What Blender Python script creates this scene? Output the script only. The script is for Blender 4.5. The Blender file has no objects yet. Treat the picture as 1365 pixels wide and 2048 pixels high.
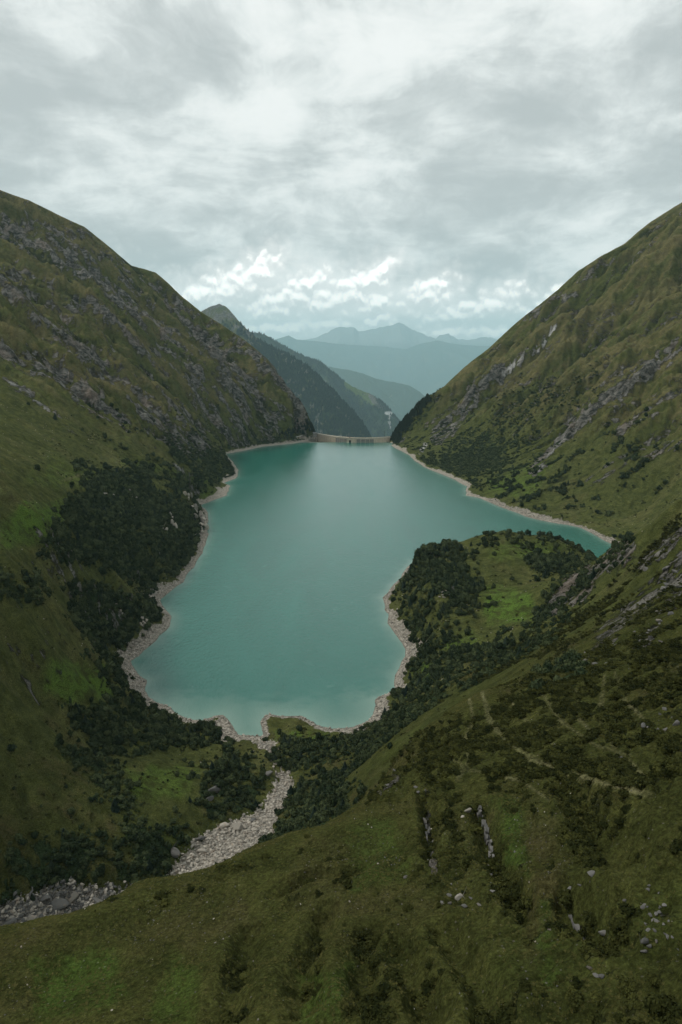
import bpy, bmesh, math, random
import numpy as np
from mathutils import Vector, Matrix

random.seed(7)
RNG = np.random.default_rng(11)
S = bpy.context.scene
COL = S.collection

# ------------------------------------------------------------------ camera
HCAM = 300.0
F = 1365.0                      # focal length in photo pixels (photo 1365 x 2048)
PITCH = math.atan(324 / F)      # horizon at photo row 700
cam_d = bpy.data.cameras.new('camera')
cam_d.sensor_fit = 'VERTICAL'
cam_d.sensor_height = 36.0
cam_d.lens = F / 2048 * 36.0
cam_d.clip_start = 1.0
cam_d.clip_end = 250000
cam = bpy.data.objects.new('camera', cam_d)
COL.objects.link(cam)
cam.location = (0, 0, HCAM)
cam.rotation_euler = (math.pi / 2 - PITCH, 0, 0)
S.camera = cam

# ------------------------------------------------------------------ light
SUN_EL, SUN_AZ = 48, -72        # azimuth measured from +Y towards +X
S.view_settings.view_transform = 'Standard'
S.view_settings.look = 'None'
S.view_settings.exposure = 0.42
S.view_settings.gamma = 1.0
S.view_settings.use_curve_mapping = False
sd = bpy.data.lights.new('sun', 'SUN')
sd.energy = 1.5
sd.angle = math.radians(10)
sd.color = (1.0, 0.95, 0.86)
sun = bpy.data.objects.new('sun', sd)
COL.objects.link(sun)
_e, _a = math.radians(SUN_EL), math.radians(SUN_AZ)
sdir = Vector((math.sin(_a) * math.cos(_e), math.cos(_a) * math.cos(_e), math.sin(_e)))
sun.rotation_euler = sdir.to_track_quat('Z', 'Y').to_euler()
try:
    S.cycles.volume_bounces = 2
    S.cycles.max_bounces = 6
    S.cycles.diffuse_bounces = 3
    S.cycles.glossy_bounces = 3
    S.cycles.use_adaptive_sampling = True
except Exception:
    pass


class NT:
    """small helper to write node trees"""
    def __init__(self, tree):
        self.t = tree
        self.t.nodes.clear()

    def n(self, kind, **kw):
        nd = self.t.nodes.new(kind)
        for k, v in kw.items():
            setattr(nd, k, v)
        return nd

    def put(self, sock, v):
        if hasattr(v, 'links') and hasattr(v, 'is_output'):
            self.t.links.new(v, sock)
        elif v is not None:
            try:
                sock.default_value = v
            except Exception:
                sock.default_value = (*v, 1.0) if len(v) == 3 else v

    def math(self, op, a, b=None, c=None, clamp=False):
        nd = self.n('ShaderNodeMath', operation=op, use_clamp=clamp)
        self.put(nd.inputs[0], a)
        if b is not None: self.put(nd.inputs[1], b)
        if c is not None: self.put(nd.inputs[2], c)
        return nd.outputs[0]

    def mix(self, f, a, b, blend='MIX'):
        nd = self.n('ShaderNodeMix', data_type='RGBA', blend_type=blend)
        nd.clamp_factor = True
        self.put(nd.inputs[0], f)
        for s, v in ((nd.inputs[6], a), (nd.inputs[7], b)):
            if isinstance(v, (tuple, list)) and len(v) == 3: v = (*v, 1.0)
            self.put(s, v)
        return nd.outputs[2]

    def noise(self, vec, scale, detail=4, rough=0.5, dist=0.0, typ=None, out=0, lac=2.0):
        nd = self.n('ShaderNodeTexNoise')
        if typ: nd.noise_type = typ
        self.put(nd.inputs['Vector'], vec)
        nd.inputs['Scale'].default_value = scale
        nd.inputs['Detail'].default_value = detail
        nd.inputs['Roughness'].default_value = rough
        nd.inputs['Distortion'].default_value = dist
        nd.inputs['Lacunarity'].default_value = lac
        return nd.outputs[out]

    def voro(self, vec, scale, feature='F1', out='Distance'):
        nd = self.n('ShaderNodeTexVoronoi', feature=feature)
        self.put(nd.inputs['Vector'], vec)
        nd.inputs['Scale'].default_value = scale
        return nd.outputs[out]

    def ss(self, x, lo, hi, a=0.0, b=1.0):
        nd = self.n('ShaderNodeMapRange', interpolation_type='SMOOTHSTEP')
        self.put(nd.inputs[0], x)
        self.put(nd.inputs[1], lo); self.put(nd.inputs[2], hi)
        self.put(nd.inputs[3], a); self.put(nd.inputs[4], b)
        return nd.outputs[0]

    def attr(self, name):
        nd = self.n('ShaderNodeAttribute', attribute_name=name)
        return nd.outputs['Fac']

    def xyz(self, x, y, z):
        nd = self.n('ShaderNodeCombineXYZ')
        self.put(nd.inputs[0], x); self.put(nd.inputs[1], y); self.put(nd.inputs[2], z)
        return nd.outputs[0]

    def scale(self, vec, s):
        nd = self.n('ShaderNodeVectorMath', operation='MULTIPLY')
        self.put(nd.inputs[0], vec); nd.inputs[1].default_value = s
        return nd.outputs[0]


# ------------------------------------------------------------------ sky
world = bpy.data.worlds.new('World')
S.world = world
world.use_nodes = True
try:
    world.cycles.sampling_method = 'MANUAL'
    world.cycles.sample_map_resolution = 256
except Exception:
    pass
w = NT(world.node_tree)
tc = w.n('ShaderNodeTexCoord')
sep = w.n('ShaderNodeSeparateXYZ')
w.t.links.new(tc.outputs['Generated'], sep.inputs[0])
dx, dy, dz = sep.outputs
sky = w.n('ShaderNodeTexSky', sky_type='NISHITA')
sky.sun_disc = False
sky.sun_elevation = math.radians(SUN_EL)
sky.sun_rotation = math.radians(SUN_AZ)
skyc = w.mix(1.0, sky.outputs[0], (0.085, 0.085, 0.085), 'MULTIPLY')
zz = w.math('MAXIMUM', dz, 0.0)
zc = w.math('ADD', zz, 0.22)
px = w.math('DIVIDE', dx, zc)
py = w.math('DIVIDE', dy, zc)
pl = w.xyz(px, py, 0.0)
warp = w.noise(pl, 1.3, 4, 0.55, out=1)
wv = w.n('ShaderNodeVectorMath', operation='MULTIPLY_ADD')
w.t.links.new(warp, wv.inputs[0]); wv.inputs[1].default_value = (0.5, 0.5, 0); w.t.links.new(pl, wv.inputs[2])
plw = wv.outputs[0]
big = w.noise(plw, 0.75, 2, 0.5)                       # big light and dark masses of the deck
mid = w.noise(plw, 2.3, 9, 0.66)
puff = w.noise(tc.outputs['Generated'], 5.0, 8, 0.62, 0.25)
dens = w.math('ADD', w.math('MULTIPLY', big, 0.7), w.math('ADD', w.math('MULTIPLY', mid, 0.75), w.math('MULTIPLY', puff, 0.45)))
t = w.ss(dens, 0.80, 1.10)
ramp = w.n('ShaderNodeValToRGB')
w.t.links.new(t, ramp.inputs[0])
cr = ramp.color_ramp
cr.elements[0].position = 0.0; cr.elements[0].color = (0.46, 0.49, 0.488, 1)
cr.elements[1].position = 1.0; cr.elements[1].color = (0.86, 0.875, 0.855, 1)
e = cr.elements.new(0.4); e.color = (0.60, 0.63, 0.622, 1)
e = cr.elements.new(0.7); e.color = (0.74, 0.77, 0.755, 1)
deck = ramp.outputs[0]
# thinner patches let a little blue through
thin = w.ss(w.noise(pl, 1.0, 6, 0.6), 0.60, 0.74, 0.0, 0.35)
deck = w.mix(thin, deck, skyc)
# cumulus heads standing low over the horizon, leaning with the wind: azimuth, elevation, half sizes (rad), lean
az = w.math('ARCTAN2', dx, dy)
el = w.math('ARCSINE', dz)
HEADS = [(405, 598, 34, 17, .2), (448, 591, 38, 20, .3), (490, 574, 34, 19, .5), (527, 552, 27, 16, .5),
         (548, 617, 44, 19, .2), (590, 597, 34, 20, .5), (622, 577, 26, 14, .6), (655, 612, 46, 22, .2), (702, 592, 38, 19, .4), (738, 570, 30, 15, .5), (768, 550, 20, 8, .7), (745, 612, 30, 14, .3),
         (850, 598, 38, 18, .3), (925, 634, 60, 15, .1), (985, 612, 36, 15, .4), (560, 658, 75, 11, .0), (905, 666, 50, 9, .0), (985, 668, 44, 8, .0), (650, 652, 40, 12, .0), (752, 645, 24, 11, .0),
         (1140, 620, 70, 22, .2), (250, 640, 80, 24, .2), (1400, 640, 90, 22, .1), (-60, 600, 90, 26, .2)]


def heads(off):
    q = w.xyz(az, w.math('ADD', el, off) if off else el, 0.0)
    n1 = w.n('ShaderNodeTexNoise'); w.put(n1.inputs['Vector'], q); n1.inputs['Scale'].default_value = 42; n1.inputs['Detail'].default_value = 7; n1.inputs['Roughness'].default_value = 0.62
    ma = w.n('ShaderNodeVectorMath', operation='MULTIPLY_ADD'); w.t.links.new(n1.outputs[1], ma.inputs[0]); ma.inputs[1].default_value = (.034, .022, 0); w.t.links.new(q, ma.inputs[2])
    sb = w.n('ShaderNodeVectorMath', operation='SUBTRACT'); w.t.links.new(ma.outputs[0], sb.inputs[0]); sb.inputs[1].default_value = (.017, .011, 0)
    f = None
    for (u, v, rx, ry, rot) in HEADS:
        mp_ = w.n('ShaderNodeMapping', vector_type='TEXTURE')
        w.t.links.new(sb.outputs[0], mp_.inputs[0])
        mp_.inputs['Location'].default_value = (math.atan((u - 682) / 1400), (700 - v) / 1400, 0)
        mp_.inputs['Rotation'].default_value = (0, 0, rot)
        mp_.inputs['Scale'].default_value = (rx / 950, ry / 880, 1)
        ln = w.n('ShaderNodeVectorMath', operation='LENGTH'); w.t.links.new(mp_.outputs[0], ln.inputs[0])
        d = w.math('SUBTRACT', 1.35, ln.outputs['Value'])
        f = d if f is None else w.math('SMOOTH_MAX', f, d, 0.25)
    vv = w.voro(sb.outputs[0], 85.0, 'F1')
    return w.math('ADD', f, w.math('MULTIPLY', vv, -0.95))


h0 = heads(0); h1 = heads(0.007)
cm = w.ss(h0, -0.45, 0.45)
lit = w.ss(w.math('SUBTRACT', h0, h1), -0.40, 0.60)
cumc = w.mix(lit, (0.86, 0.85, 0.83), (1.75, 1.65, 1.56))
deck = w.mix(w.ss(el, 0.10, 0.0, 0, 0.6), deck, w.mix(t, (0.72, 0.66, 0.64), (1.3, 1.2, 1.15)))
deck = w.mix(w.ss(h0, -1.6, 0.2, 0, 0.62), deck, (1.12, 1.08, 1.04))
final = w.mix(w.math('MULTIPLY', cm, 0.92), deck, cumc)
low = w.ss(dz, -0.02, 0.03)
final = w.mix(low, (0.60, 0.68, 0.70), final)
bg = w.n('ShaderNodeBackground')
w.t.links.new(final, bg.inputs[0]); bg.inputs[1].default_value = 0.86
wo = w.n('ShaderNodeOutputWorld')
w.t.links.new(bg.outputs[0], wo.inputs[0])

# ------------------------------------------------------------------ pixel <-> world
CP, SP = math.cos(PITCH), math.sin(PITCH)


def ray(u, v):
    a = (u - 682.5) / F
    b = -(v - 1024.0) / F
    return a, CP + b * SP, -SP + b * CP


def P(u, v, y=None, z=None):
    a, b, c = ray(u, v)
    k = y / b if y is not None else (z - HCAM) / c
    return (a * k, b * k, HCAM + c * k)


def proj(X, Y, Z):
    zc = Z - HCAM
    f = np.maximum(Y * CP - zc * SP, 1e-3)
    up = Y * SP + zc * CP
    return 682.5 + F * X / f, 1024.0 - F * up / f, f


# ------------------------------------------------------------------ numpy noise
_perm = RNG.permutation(1024).astype(np.int64)
_perm = np.concatenate([_perm, _perm])
_ga = (RNG.random(1024) * 2 * np.pi).astype(np.float32)
_gx, _gy = np.cos(_ga), np.sin(_ga)


def _hash(ix, iy):
    return _perm[(_perm[ix & 1023] + iy) & 1023]


def perlin(x, y):
    x = np.asarray(x, np.float32); y = np.asarray(y, np.float32)
    ix = np.floor(x).astype(np.int64); iy = np.floor(y).astype(np.int64)
    fx = x - ix; fy = y - iy
    u = fx * fx * fx * (fx * (fx * 6 - 15) + 10); v = fy * fy * fy * (fy * (fy * 6 - 15) + 10)
    def g(i, j, a, b):
        h = _hash(i, j)
        return _gx[h] * a + _gy[h] * b
    n00 = g(ix, iy, fx, fy); n10 = g(ix + 1, iy, fx - 1, fy)
    n01 = g(ix, iy + 1, fx, fy - 1); n11 = g(ix + 1, iy + 1, fx - 1, fy - 1)
    a = n00 + u * (n10 - n00); b = n01 + u * (n11 - n01)
    return (a + v * (b - a)) * 1.4


def fbm(x, y, octv=4, gain=0.5, off=0.0):
    s = 0; a = 1.0; f = 1.0; tot = 0
    for k in range(octv):
        s = s + a * perlin(x * f + off + 17.3 * k, y * f - off + 9.1 * k)
        tot += a; a *= gain; f *= 2.03
    return s / tot


def ridged(x, y, octv=4, gain=0.55, off=0.0):
    s = 0; a = 1.0; f = 1.0; tot = 0
    for k in range(octv):
        s = s + a * (1 - np.abs(perlin(x * f + off + 31.7 * k, y * f + off - 5.1 * k)) * 2)
        tot += a; a *= gain; f *= 2.07
    return s / tot


def sstep(x, a, b):
    t = np.clip((x - a) / (b - a), 0, 1)
    return t * t * (3 - 2 * t)


def erosion(X, Y, GX, GY, wl, octv=4, gain=0.5, strength=1.0):
    """gullies and ribs that run down the fall line; returns height in units of amplitude 1 at the first octave"""
    X = X.astype(np.float32); Y = Y.astype(np.float32)
    gx = GX.astype(np.float32).copy(); gy = GY.astype(np.float32).copy()
    out = np.zeros_like(X); amp = 1.0
    f = 1.0 / wl
    for o in range(octv):
        m = np.sqrt(gx * gx + gy * gy) + 1e-5
        sx, sy = -gy / m, gx / m
        px_, py_ = X * f + 13.7 * o, Y * f + 5.9 * o
        ix = np.floor(px_).astype(np.int64); iy = np.floor(py_).astype(np.int64)
        fx, fy = px_ - ix, py_ - iy
        h = np.zeros_like(X); dhx = np.zeros_like(X); dhy = np.zeros_like(X); ws = np.zeros_like(X)
        for i in (-1, 0, 1, 2):
            for j in (-1, 0, 1, 2):
                hh = _hash(ix + i, iy + j)
                ox = _gx[hh] * 0.4 + 0.0; oy = _gy[hh] * 0.4
                ax = fx - i - ox; ay = fy - j - oy
                wgt = np.exp(-2.0 * (ax * ax + ay * ay))
                ph = (ax * sx + ay * sy) * 4.2
                c = np.cos(ph); s = np.sin(ph)
                h += c * wgt; dhx -= s * wgt * sx; dhy -= s * wgt * sy; ws += wgt
        h /= ws; dhx /= ws; dhy /= ws
        out += amp * h
        k = amp * strength * 4.2 * f
        gx = gx + dhx * k; gy = gy + dhy * k
        amp *= gain; f *= 1.95
    return out


# ------------------------------------------------------------------ lake outline (photo pixels on the water plane)
shore_px = [(636, 880), (610, 883), (590, 887), (560, 890), (530, 893), (500, 899), (470, 905), (452, 908), (459, 916),
            (472, 932), (477, 944), (472, 957), (449, 966), (461, 972), (454, 991), (430, 1000), (402, 1010), (417, 1026),
            (416, 1076), (406, 1105), (388, 1134), (366, 1164), (319, 1200), (331, 1219), (344, 1233), (341, 1252),
            (311, 1281), (260, 1323), (271, 1340), (297, 1361), (289, 1380), (311, 1405), (341, 1413), (374, 1437),
            (403, 1441), (428, 1433), (446, 1429), (461, 1442), (477, 1470), (500, 1471), (527, 1472), (522, 1443),
            (534, 1428), (560, 1431), (605, 1433), (636, 1449), (661, 1456), (700, 1454), (734, 1443), (749, 1429),
            (749, 1397), (788, 1380), (790, 1351), (810, 1312), (805, 1287), (778, 1248), (767, 1195), (783, 1175),
            (797, 1161), (827, 1122)]
shore = [P(u, v, z=0)[:2] for u, v in shore_px]
shore += [(122, 955), (165, 1000), (225, 1020), (290, 1000), (340, 960), (378, 900), (430, 880), (480, 930)]
shore += [P(u, v, z=0)[:2] for u, v in [(1232, 1094), (1161, 1055), (1108, 1046), (1051, 1033), (994, 1011), (960, 996),
                                          (932, 991), (934, 973), (900, 955), (857, 938), (835, 925), (818, 910), (790, 896), (776, 887)]]
shore += [(175, 2240), (120, 2262), (0, 2262), (-110, 2262)]


def rough_loop(pts, seg, amp):
    out = []
    n = len(pts)
    for i in range(n):
        a = np.array(pts[i]); b = np.array(pts[(i + 1) % n])
        L = np.linalg.norm(b - a); sg = seg * max(1.0, a[1] / 700)
        k = max(1, int(L / sg))
        nrm = np.array([-(b - a)[1], (b - a)[0]]) / max(L, 1e-6)
        for j in range(k):
            p = a + (b - a) * j / k
            d = fbm(np.array([p[0] / 30]), np.array([p[1] / 30]), 3, 0.6, 3.3)[0] * amp
            out.append(p + nrm * d * (1 if j else 0.5))
    return np.array(out)


shore_l = rough_loop(shore, 12, 7.0)


def sdist(X, Y, loop):
    """distance to a closed loop, negative inside"""
    shp = X.shape
    X = X.ravel().astype(np.float32); Y = Y.ravel().astype(np.float32)
    best = np.full(X.shape, 1e12, np.float32); inside = np.zeros(X.shape, bool)
    A = loop.astype(np.float32); B = np.roll(A, -1, axis=0)
    for (ax, ay), (bx, by) in zip(A, B):
        ex, ey = bx - ax, by - ay
        t = np.clip(((X - ax) * ex + (Y - ay) * ey) / (ex * ex + ey * ey + 1e-9), 0, 1)
        d = (X - ax - t * ex) ** 2 + (Y - ay - t * ey) ** 2
        np.minimum(best, d, out=best)
        if ay != by:
            cond = ((ay > Y) != (by > Y)) & (X < ex * (Y - ay) / (by - ay) + ax)
            inside ^= cond
    d = np.sqrt(best)
    return np.where(inside, -d, d).reshape(shp)


# ------------------------------------------------------------------ terrain control points
C = []


def cz(*pts):
    for u, v, z in pts: C.append(P(u, v, z=z))


def cy(*pts):
    for u, v, y in pts: C.append(P(u, v, y=y))


def line(pts, step=30, drop=None):
    """polyline of (u, v, y) with the points between; drop = (dy, dz): ground falling away behind the crest"""
    for (u0, v0, y0), (u1, v1, y1) in zip(pts[:-1], pts[1:]):
        k = max(1, int(math.hypot(u1 - u0, v1 - v0) / step))
        for j in range(k):
            s = j / k
            C.append(P(u0 + (u1 - u0) * s, v0 + (v1 - v0) * s, y=y0 + (y1 - y0) * s))
    C.append(P(*pts[-1][:2], y=pts[-1][2]))
    if drop:
        for (u, v, y) in pts:
            x_, y_, z_ = P(u, v, y=y)
            for ddy, ddz in drop:
                k = (y_ + ddy) / y_
                C.append((x_ * k, y_ + ddy, z_ - ddz))


RL = [(-160, 330, 2600), (0, 381, 2600), (60, 402, 2600), (120, 432, 2650), (170, 455, 2700), (205, 483, 2720), (235, 508, 2750), (262, 532, 2760),
      (290, 539, 2800), (312, 546, 2800), (335, 565, 2800), (362, 592, 2800), (380, 606, 2800), (400, 623, 2790), (444, 650, 2750),
      (497, 686, 2700), (545, 727, 2600), (589, 766, 2500), (622, 806, 2400), (634, 834, 2340), (660, 858, 2310), (700, 871, 2300)]
line(RL, 32, [(180, 150), (650, 420)])
RR = [(1560, 300, 2600), (1440, 362, 2650), (1365, 407, 2700), (1306, 443, 2680), (1277, 466, 2660), (1253, 488, 2650), (1205, 512, 2620), (1156, 543, 2583),
      (1117, 580, 2550), (1073, 615, 2510), (1035, 644, 2480), (1011, 666, 2460), (976, 699, 2440), (941, 725, 2420), (910, 752, 2400),
      (888, 774, 2390), (853, 797, 2370), (822, 826, 2350), (800, 850, 2320), (782, 871, 2280)]
line(RR, 32, [(180, 150), (650, 420)])
# left mountain face
cy((0, 790, 1130), (0, 700, 1380), (0, 600, 1720), (0, 480, 2180), (100, 800, 1260), (100, 600, 1900), (200, 820, 1420), (200, 700, 1780), (200, 580, 2260),
   (300, 850, 1600), (300, 740, 1970), (300, 640, 2380), (400, 860, 1800), (400, 760, 2150), (400, 690, 2480), (450, 870, 1880),
   (480, 780, 2250), (550, 850, 2140), (550, 790, 2360), (600, 855, 2200), (-200, 700, 1300), (-200, 500, 2000), (520, 872, 2080), (620, 866, 2260))
cz((0, 850, 196), (100, 878, 168), (200, 908, 128), (300, 940, 92), (380, 948, 62), (430, 930, 30), (410, 900, 62), (440, 958, 14), (-200, 850, 240))
# right mountain face
cz((1300, 1020, 32), (1365, 960, 95), (1180, 1000, 30), (1240, 1040, 16), (1080, 960, 42), (1000, 960, 24), (1250, 930, 90), (1150, 940, 62), (1500, 950, 130))
cy((1365, 850, 1290), (1365, 700, 1640), (1365, 550, 2100), (1200, 860, 1520), (1200, 760, 1830), (1200, 650, 2180), (1100, 850, 1750), (1100, 740, 2090),
   (1050, 880, 1760), (1000, 900, 1810), (950, 910, 1880), (950, 830, 2130), (1020, 770, 2200), (880, 880, 2060), (880, 840, 2220), (830, 870, 2210), (1560, 800, 1350), (1560, 600, 1900))
# meadow terrace on the left
cz((0, 900, 186), (0, 1000, 172), (0, 1100, 158), (0, 1200, 142), (0, 1300, 126), (0, 1400, 110), (0, 1500, 96), (0, 1600, 84), (0, 1700, 74), (0, 1790, 60),
   (100, 950, 158), (100, 1050, 142), (100, 1200, 116), (130, 1300, 92), (215, 1350, 52), (190, 1410, 58), (100, 1400, 86), (150, 1500, 60), (290, 1470, 20),
   (400, 1475, 12), (250, 1590, 52), (390, 1560, 30), (470, 1500, 10), (150, 1650, 62), (300, 1670, 47), (200, 1730, 52), (100, 1750, 56), (450, 1600, 27),
   (515, 1545, 15), (200, 960, 116), (250, 930, 108), (-250, 1000, 190), (-250, 1200, 170), (-250, 1400, 150), (-250, 1600, 120), (-250, 1800, 90))
# wooded bluffs over the left shore
cz((150, 990, 128), (250, 965, 100), (320, 965, 76), (355, 985, 62), (398, 1012, 30), (370, 1000, 50), (140, 1100, 114), (200, 1090, 88), (300, 1060, 62), (380, 1050, 26),
   (395, 1090, 11), (250, 1140, 52), (310, 1160, 21), (150, 1170, 84), (210, 1180, 62), (290, 1195, 24), (320, 1212, 16), (250, 1235, 32), (310, 1250, 14), (160, 1220, 74),
   (200, 1285, 34), (230, 1320, 13), (250, 1370, 14), (360, 1130, 12))
# the dry stream
cz((530, 1487, 2.5), (560, 1560, 9), (525, 1635, 17), (440, 1680, 23), (385, 1740, 29), (270, 1790, 36), (150, 1812, 42), (30, 1860, 50), (-150, 1900, 60))
# right bank of the stream and the slope under the hill
cz((605, 1530, 18), (600, 1610, 30), (560, 1670, 40), (700, 1510, 32), (640, 1480, 8), (590, 1450, 4), (700, 1468, 8), (770, 1420, 14), (480, 1712, 40), (520, 1690, 42), (690, 1570, 52),
   (780, 1440, 34), (810, 1380, 14), (820, 1300, 14), (840, 1340, 26), (900, 1330, 42), (840, 1260, 26), (800, 1220, 22))
# promontory
cz((840, 1096, 54), (870, 1100, 58), (930, 1094, 56), (980, 1072, 62), (1020, 1065, 66), (1080, 1071, 60), (1130, 1082, 46), (1180, 1100, 24), (1205, 1120, 18), (1000, 1130, 58),
   (960, 1180, 50), (900, 1180, 52), (860, 1170, 44), (830, 1200, 30), (1060, 1160, 52), (1000, 1240, 46), (1100, 1120, 50), (950, 1260, 44), (890, 1240, 44), (1060, 1220, 56))
C += [(180, 930, 30), (240, 960, 26), (120, 900, 30), (300, 930, 20), (350, 860, 22), (260, 900, 40)]
# big slope on the right
cz((1365, 1006, 190), (1330, 1035, 168), (1290, 1062, 150), (1240, 1092, 122), (1180, 1140, 92), (1120, 1190, 76), (1085, 1232, 68), (1150, 1220, 96), (1250, 1180, 140), (1365, 1100, 205),
   (1300, 1200, 190), (1365, 1200, 214), (1200, 1240, 150), (1100, 1280, 100), (1000, 1300, 72), (1200, 1295, 192), (1120, 1325, 186), (1300, 1300, 212), (1365, 1300, 222),
   (1060, 1348, 180), (960, 1392, 186), (900, 1420, 184), (840, 1460, 180), (800, 1510, 186), (770, 1560, 198), (745, 1612, 210),
   (1500, 1000, 230), (1500, 1200, 245), (1500, 1500, 255))
C += [P(u, v, z=z) for u, v, z in [(1000, 1340, 110), (900, 1375, 100), (830, 1420, 96), (760, 1500, 100)]]
# near hill
cz((1200, 1400, 222), (1365, 1450, 236), (1050, 1450, 212), (950, 1500, 213), (1200, 1550, 232), (1365, 1650, 244), (880, 1580, 215), (1000, 1650, 224), (1150, 1700, 234),
   (1300, 1850, 245), (1365, 2048, 252), (1000, 1800, 231), (850, 1700, 222), (700, 1720, 216), (750, 1850, 224), (1000, 2048, 241), (680, 2048, 232), (500, 1800, 213), (500, 1950, 221),
   (300, 1850, 211), (300, 2048, 222), (0, 2048, 216), (150, 1950, 212), (1600, 1800, 265), (-200, 2100, 212))
crest = [(-200, 1940, 209), (0, 1884, 209.5), (100, 1856, 210), (200, 1818, 210.5), (350, 1776, 211), (420, 1745, 211), (480, 1712, 211), (600, 1684, 212), (660, 1655, 212), (745, 1614, 212)]
for i in range(len(crest) - 1):
    for s in (0, 0.5):
        u, v, z = [crest[i][k] * (1 - s) + crest[i + 1][k] * s for k in range(3)]
        x_, y_, z_ = P(u, v, z=z)
        C.append((x_, y_, z_)); r_ = math.hypot(x_, y_)
        for dr, dz_ in ((18, 14), (60, 56), (110, 100)):
            k = (r_ + dr) / r_
            C.append((x_ * k, y_ * k, z_ - dz_))
# under the dam and down the valley beyond it
for x_, y_, z_ in [(-60, 2330, -90), (40, 2330, -130), (130, 2330, -90), (40, 2600, -260), (-100, 2700, -240), (150, 2700, -240), (40, 3100, -420), (-250, 3200, -330),
                   (400, 3200, -300), (40, 3500, -560), (-600, 3500, -100), (900, 3500, -100)]:
    C.append((x_, y_, z_))
for p in shore[::2]:
    C.append((p[0], p[1], 0.5))
C += [(0, 8, 244), (20, 5, 248), (-20, 5, 238), (70, 0, 262), (160, -20, 288), (320, 60, 330), (-70, 0, 222), (-160, -10, 190), (-400, 100, 170), (-900, 200, 330), (800, 200, 480),
      (-2000, 600, 900), (2000, 600, 900), (60, 60, 258), (-1600, 1700, 820), (1700, 1700, 900), (0, -60, 240), (300, -120, 330), (-300, -120, 200)]
C = np.array(C)


def rbf_fit(C):
    r = np.hypot(C[:, 0], C[:, 1]); q = np.stack([np.arctan2(C[:, 0], C[:, 1]), np.log(r)], 1)
    # drop near-duplicates
    keep = []
    for i in range(len(q)):
        if all(np.hypot(*(q[i] - q[j])) > 0.004 for j in keep): keep.append(i)
    q = q[keep]; z = C[keep, 2]
    n = len(q)
    D = np.sqrt(((q[:, None] - q[None]) ** 2).sum(-1))
    A = np.zeros((n + 3, n + 3)); A[:n, :n] = D + 0.0 * np.eye(n)
    A[:n, n] = 1; A[:n, n + 1:] = q; A[n, :n] = 1; A[n + 1:, :n] = q.T
    wts = np.linalg.solve(A, np.concatenate([z, [0, 0, 0]]))
    return q, wts


RQ, RW = rbf_fit(C)


def rbf_eval(a, lr):
    shp = a.shape
    a = a.ravel().astype(np.float32); lr = lr.ravel().astype(np.float32)
    out = np.full(a.shape, RW[-3], np.float64) + RW[-2] * a + RW[-1] * lr
    for i in range(len(RQ)):
        dxx = a - np.float32(RQ[i, 0]); dyy = lr - np.float32(RQ[i, 1])
        out += RW[i] * np.sqrt(dxx * dxx + dyy * dyy + np.float32(2e-5))
    return out.reshape(shp)


# ------------------------------------------------------------------ terrain grid (fan of rings, finer where it is seen)
def rings():
    rr = [6.0]
    while rr[-1] < 3500:
        r = rr[-1]
        st = r * 0.06 if r < 40 else r * 0.0105 if r < 55 else r * 0.0052 if r < 260 else r * 0.0062 if r < 1250 else 7.0 if r < 1500 else 5.2 if r < 2900 else 20
        rr.append(r + st)
    return np.array(rr)


R1 = rings()
A1 = np.radians(np.concatenate([np.linspace(-110, -46, 40, endpoint=False), np.linspace(-46, -31, 30, endpoint=False), np.linspace(-31, 31, 640), np.linspace(31, 46, 31)[1:], np.linspace(46, 110, 41)[1:]]))
LA, LR = np.meshgrid(A1, np.log(R1), indexing='ij')
X = np.exp(LR) * np.sin(LA); Y = np.exp(LR) * np.cos(LA)
Z0 = rbf_eval(LA, LR)
SD = sdist(X, Y, shore_l)
U0, V0, _ = proj(X, Y, Z0)


def polyline_d(U, V, pts):
    best = np.full(U.shape, 1e9, np.float32); along = np.zeros(U.shape, np.float32)
    acc = 0
    for (a, b), (c, d) in zip(pts[:-1], pts[1:]):
        ex, ey = c - a, d - b
        L = math.hypot(ex, ey)
        t = np.clip(((U - a) * ex + (V - b) * ey) / (L * L), 0, 1)
        dd = np.hypot(U - a - t * ex, V - b - t * ey).astype(np.float32)
        m = dd < best
        best = np.where(m, dd, best); along = np.where(m, acc + t * L, along)
        acc += L
    return best, along


def poly(U, V, pts, soft=12, rough=0.0, nz=None):
    """soft mask of a polygon given in photo pixels, its border roughened by noise"""
    d = sdist(U, V, np.array(pts, float))
    if nz is not None: d = d + nz * rough
    return sstep(-d, -soft, soft)


def grad_xy(X, Y, Z):
    """world gradient of Z on a structured grid"""
    Xa, Xr = np.gradient(X); Ya, Yr = np.gradient(Y); Za, Zr = np.gradient(Z)
    det = Xa * Yr - Xr * Ya
    det = np.where(np.abs(det) < 1e-9, 1e-9, det)
    return (Za * Yr - Zr * Ya) / det, (Zr * Xa - Za * Xr) / det


Rr = np.exp(LR)
GX, GY = grad_xy(X, Y, Z0)
mnt = sstep(Z0, 20, 130) * sstep(Rr, 1150, 1600)                # the two mountain flanks
left = (X < 0)
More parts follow.
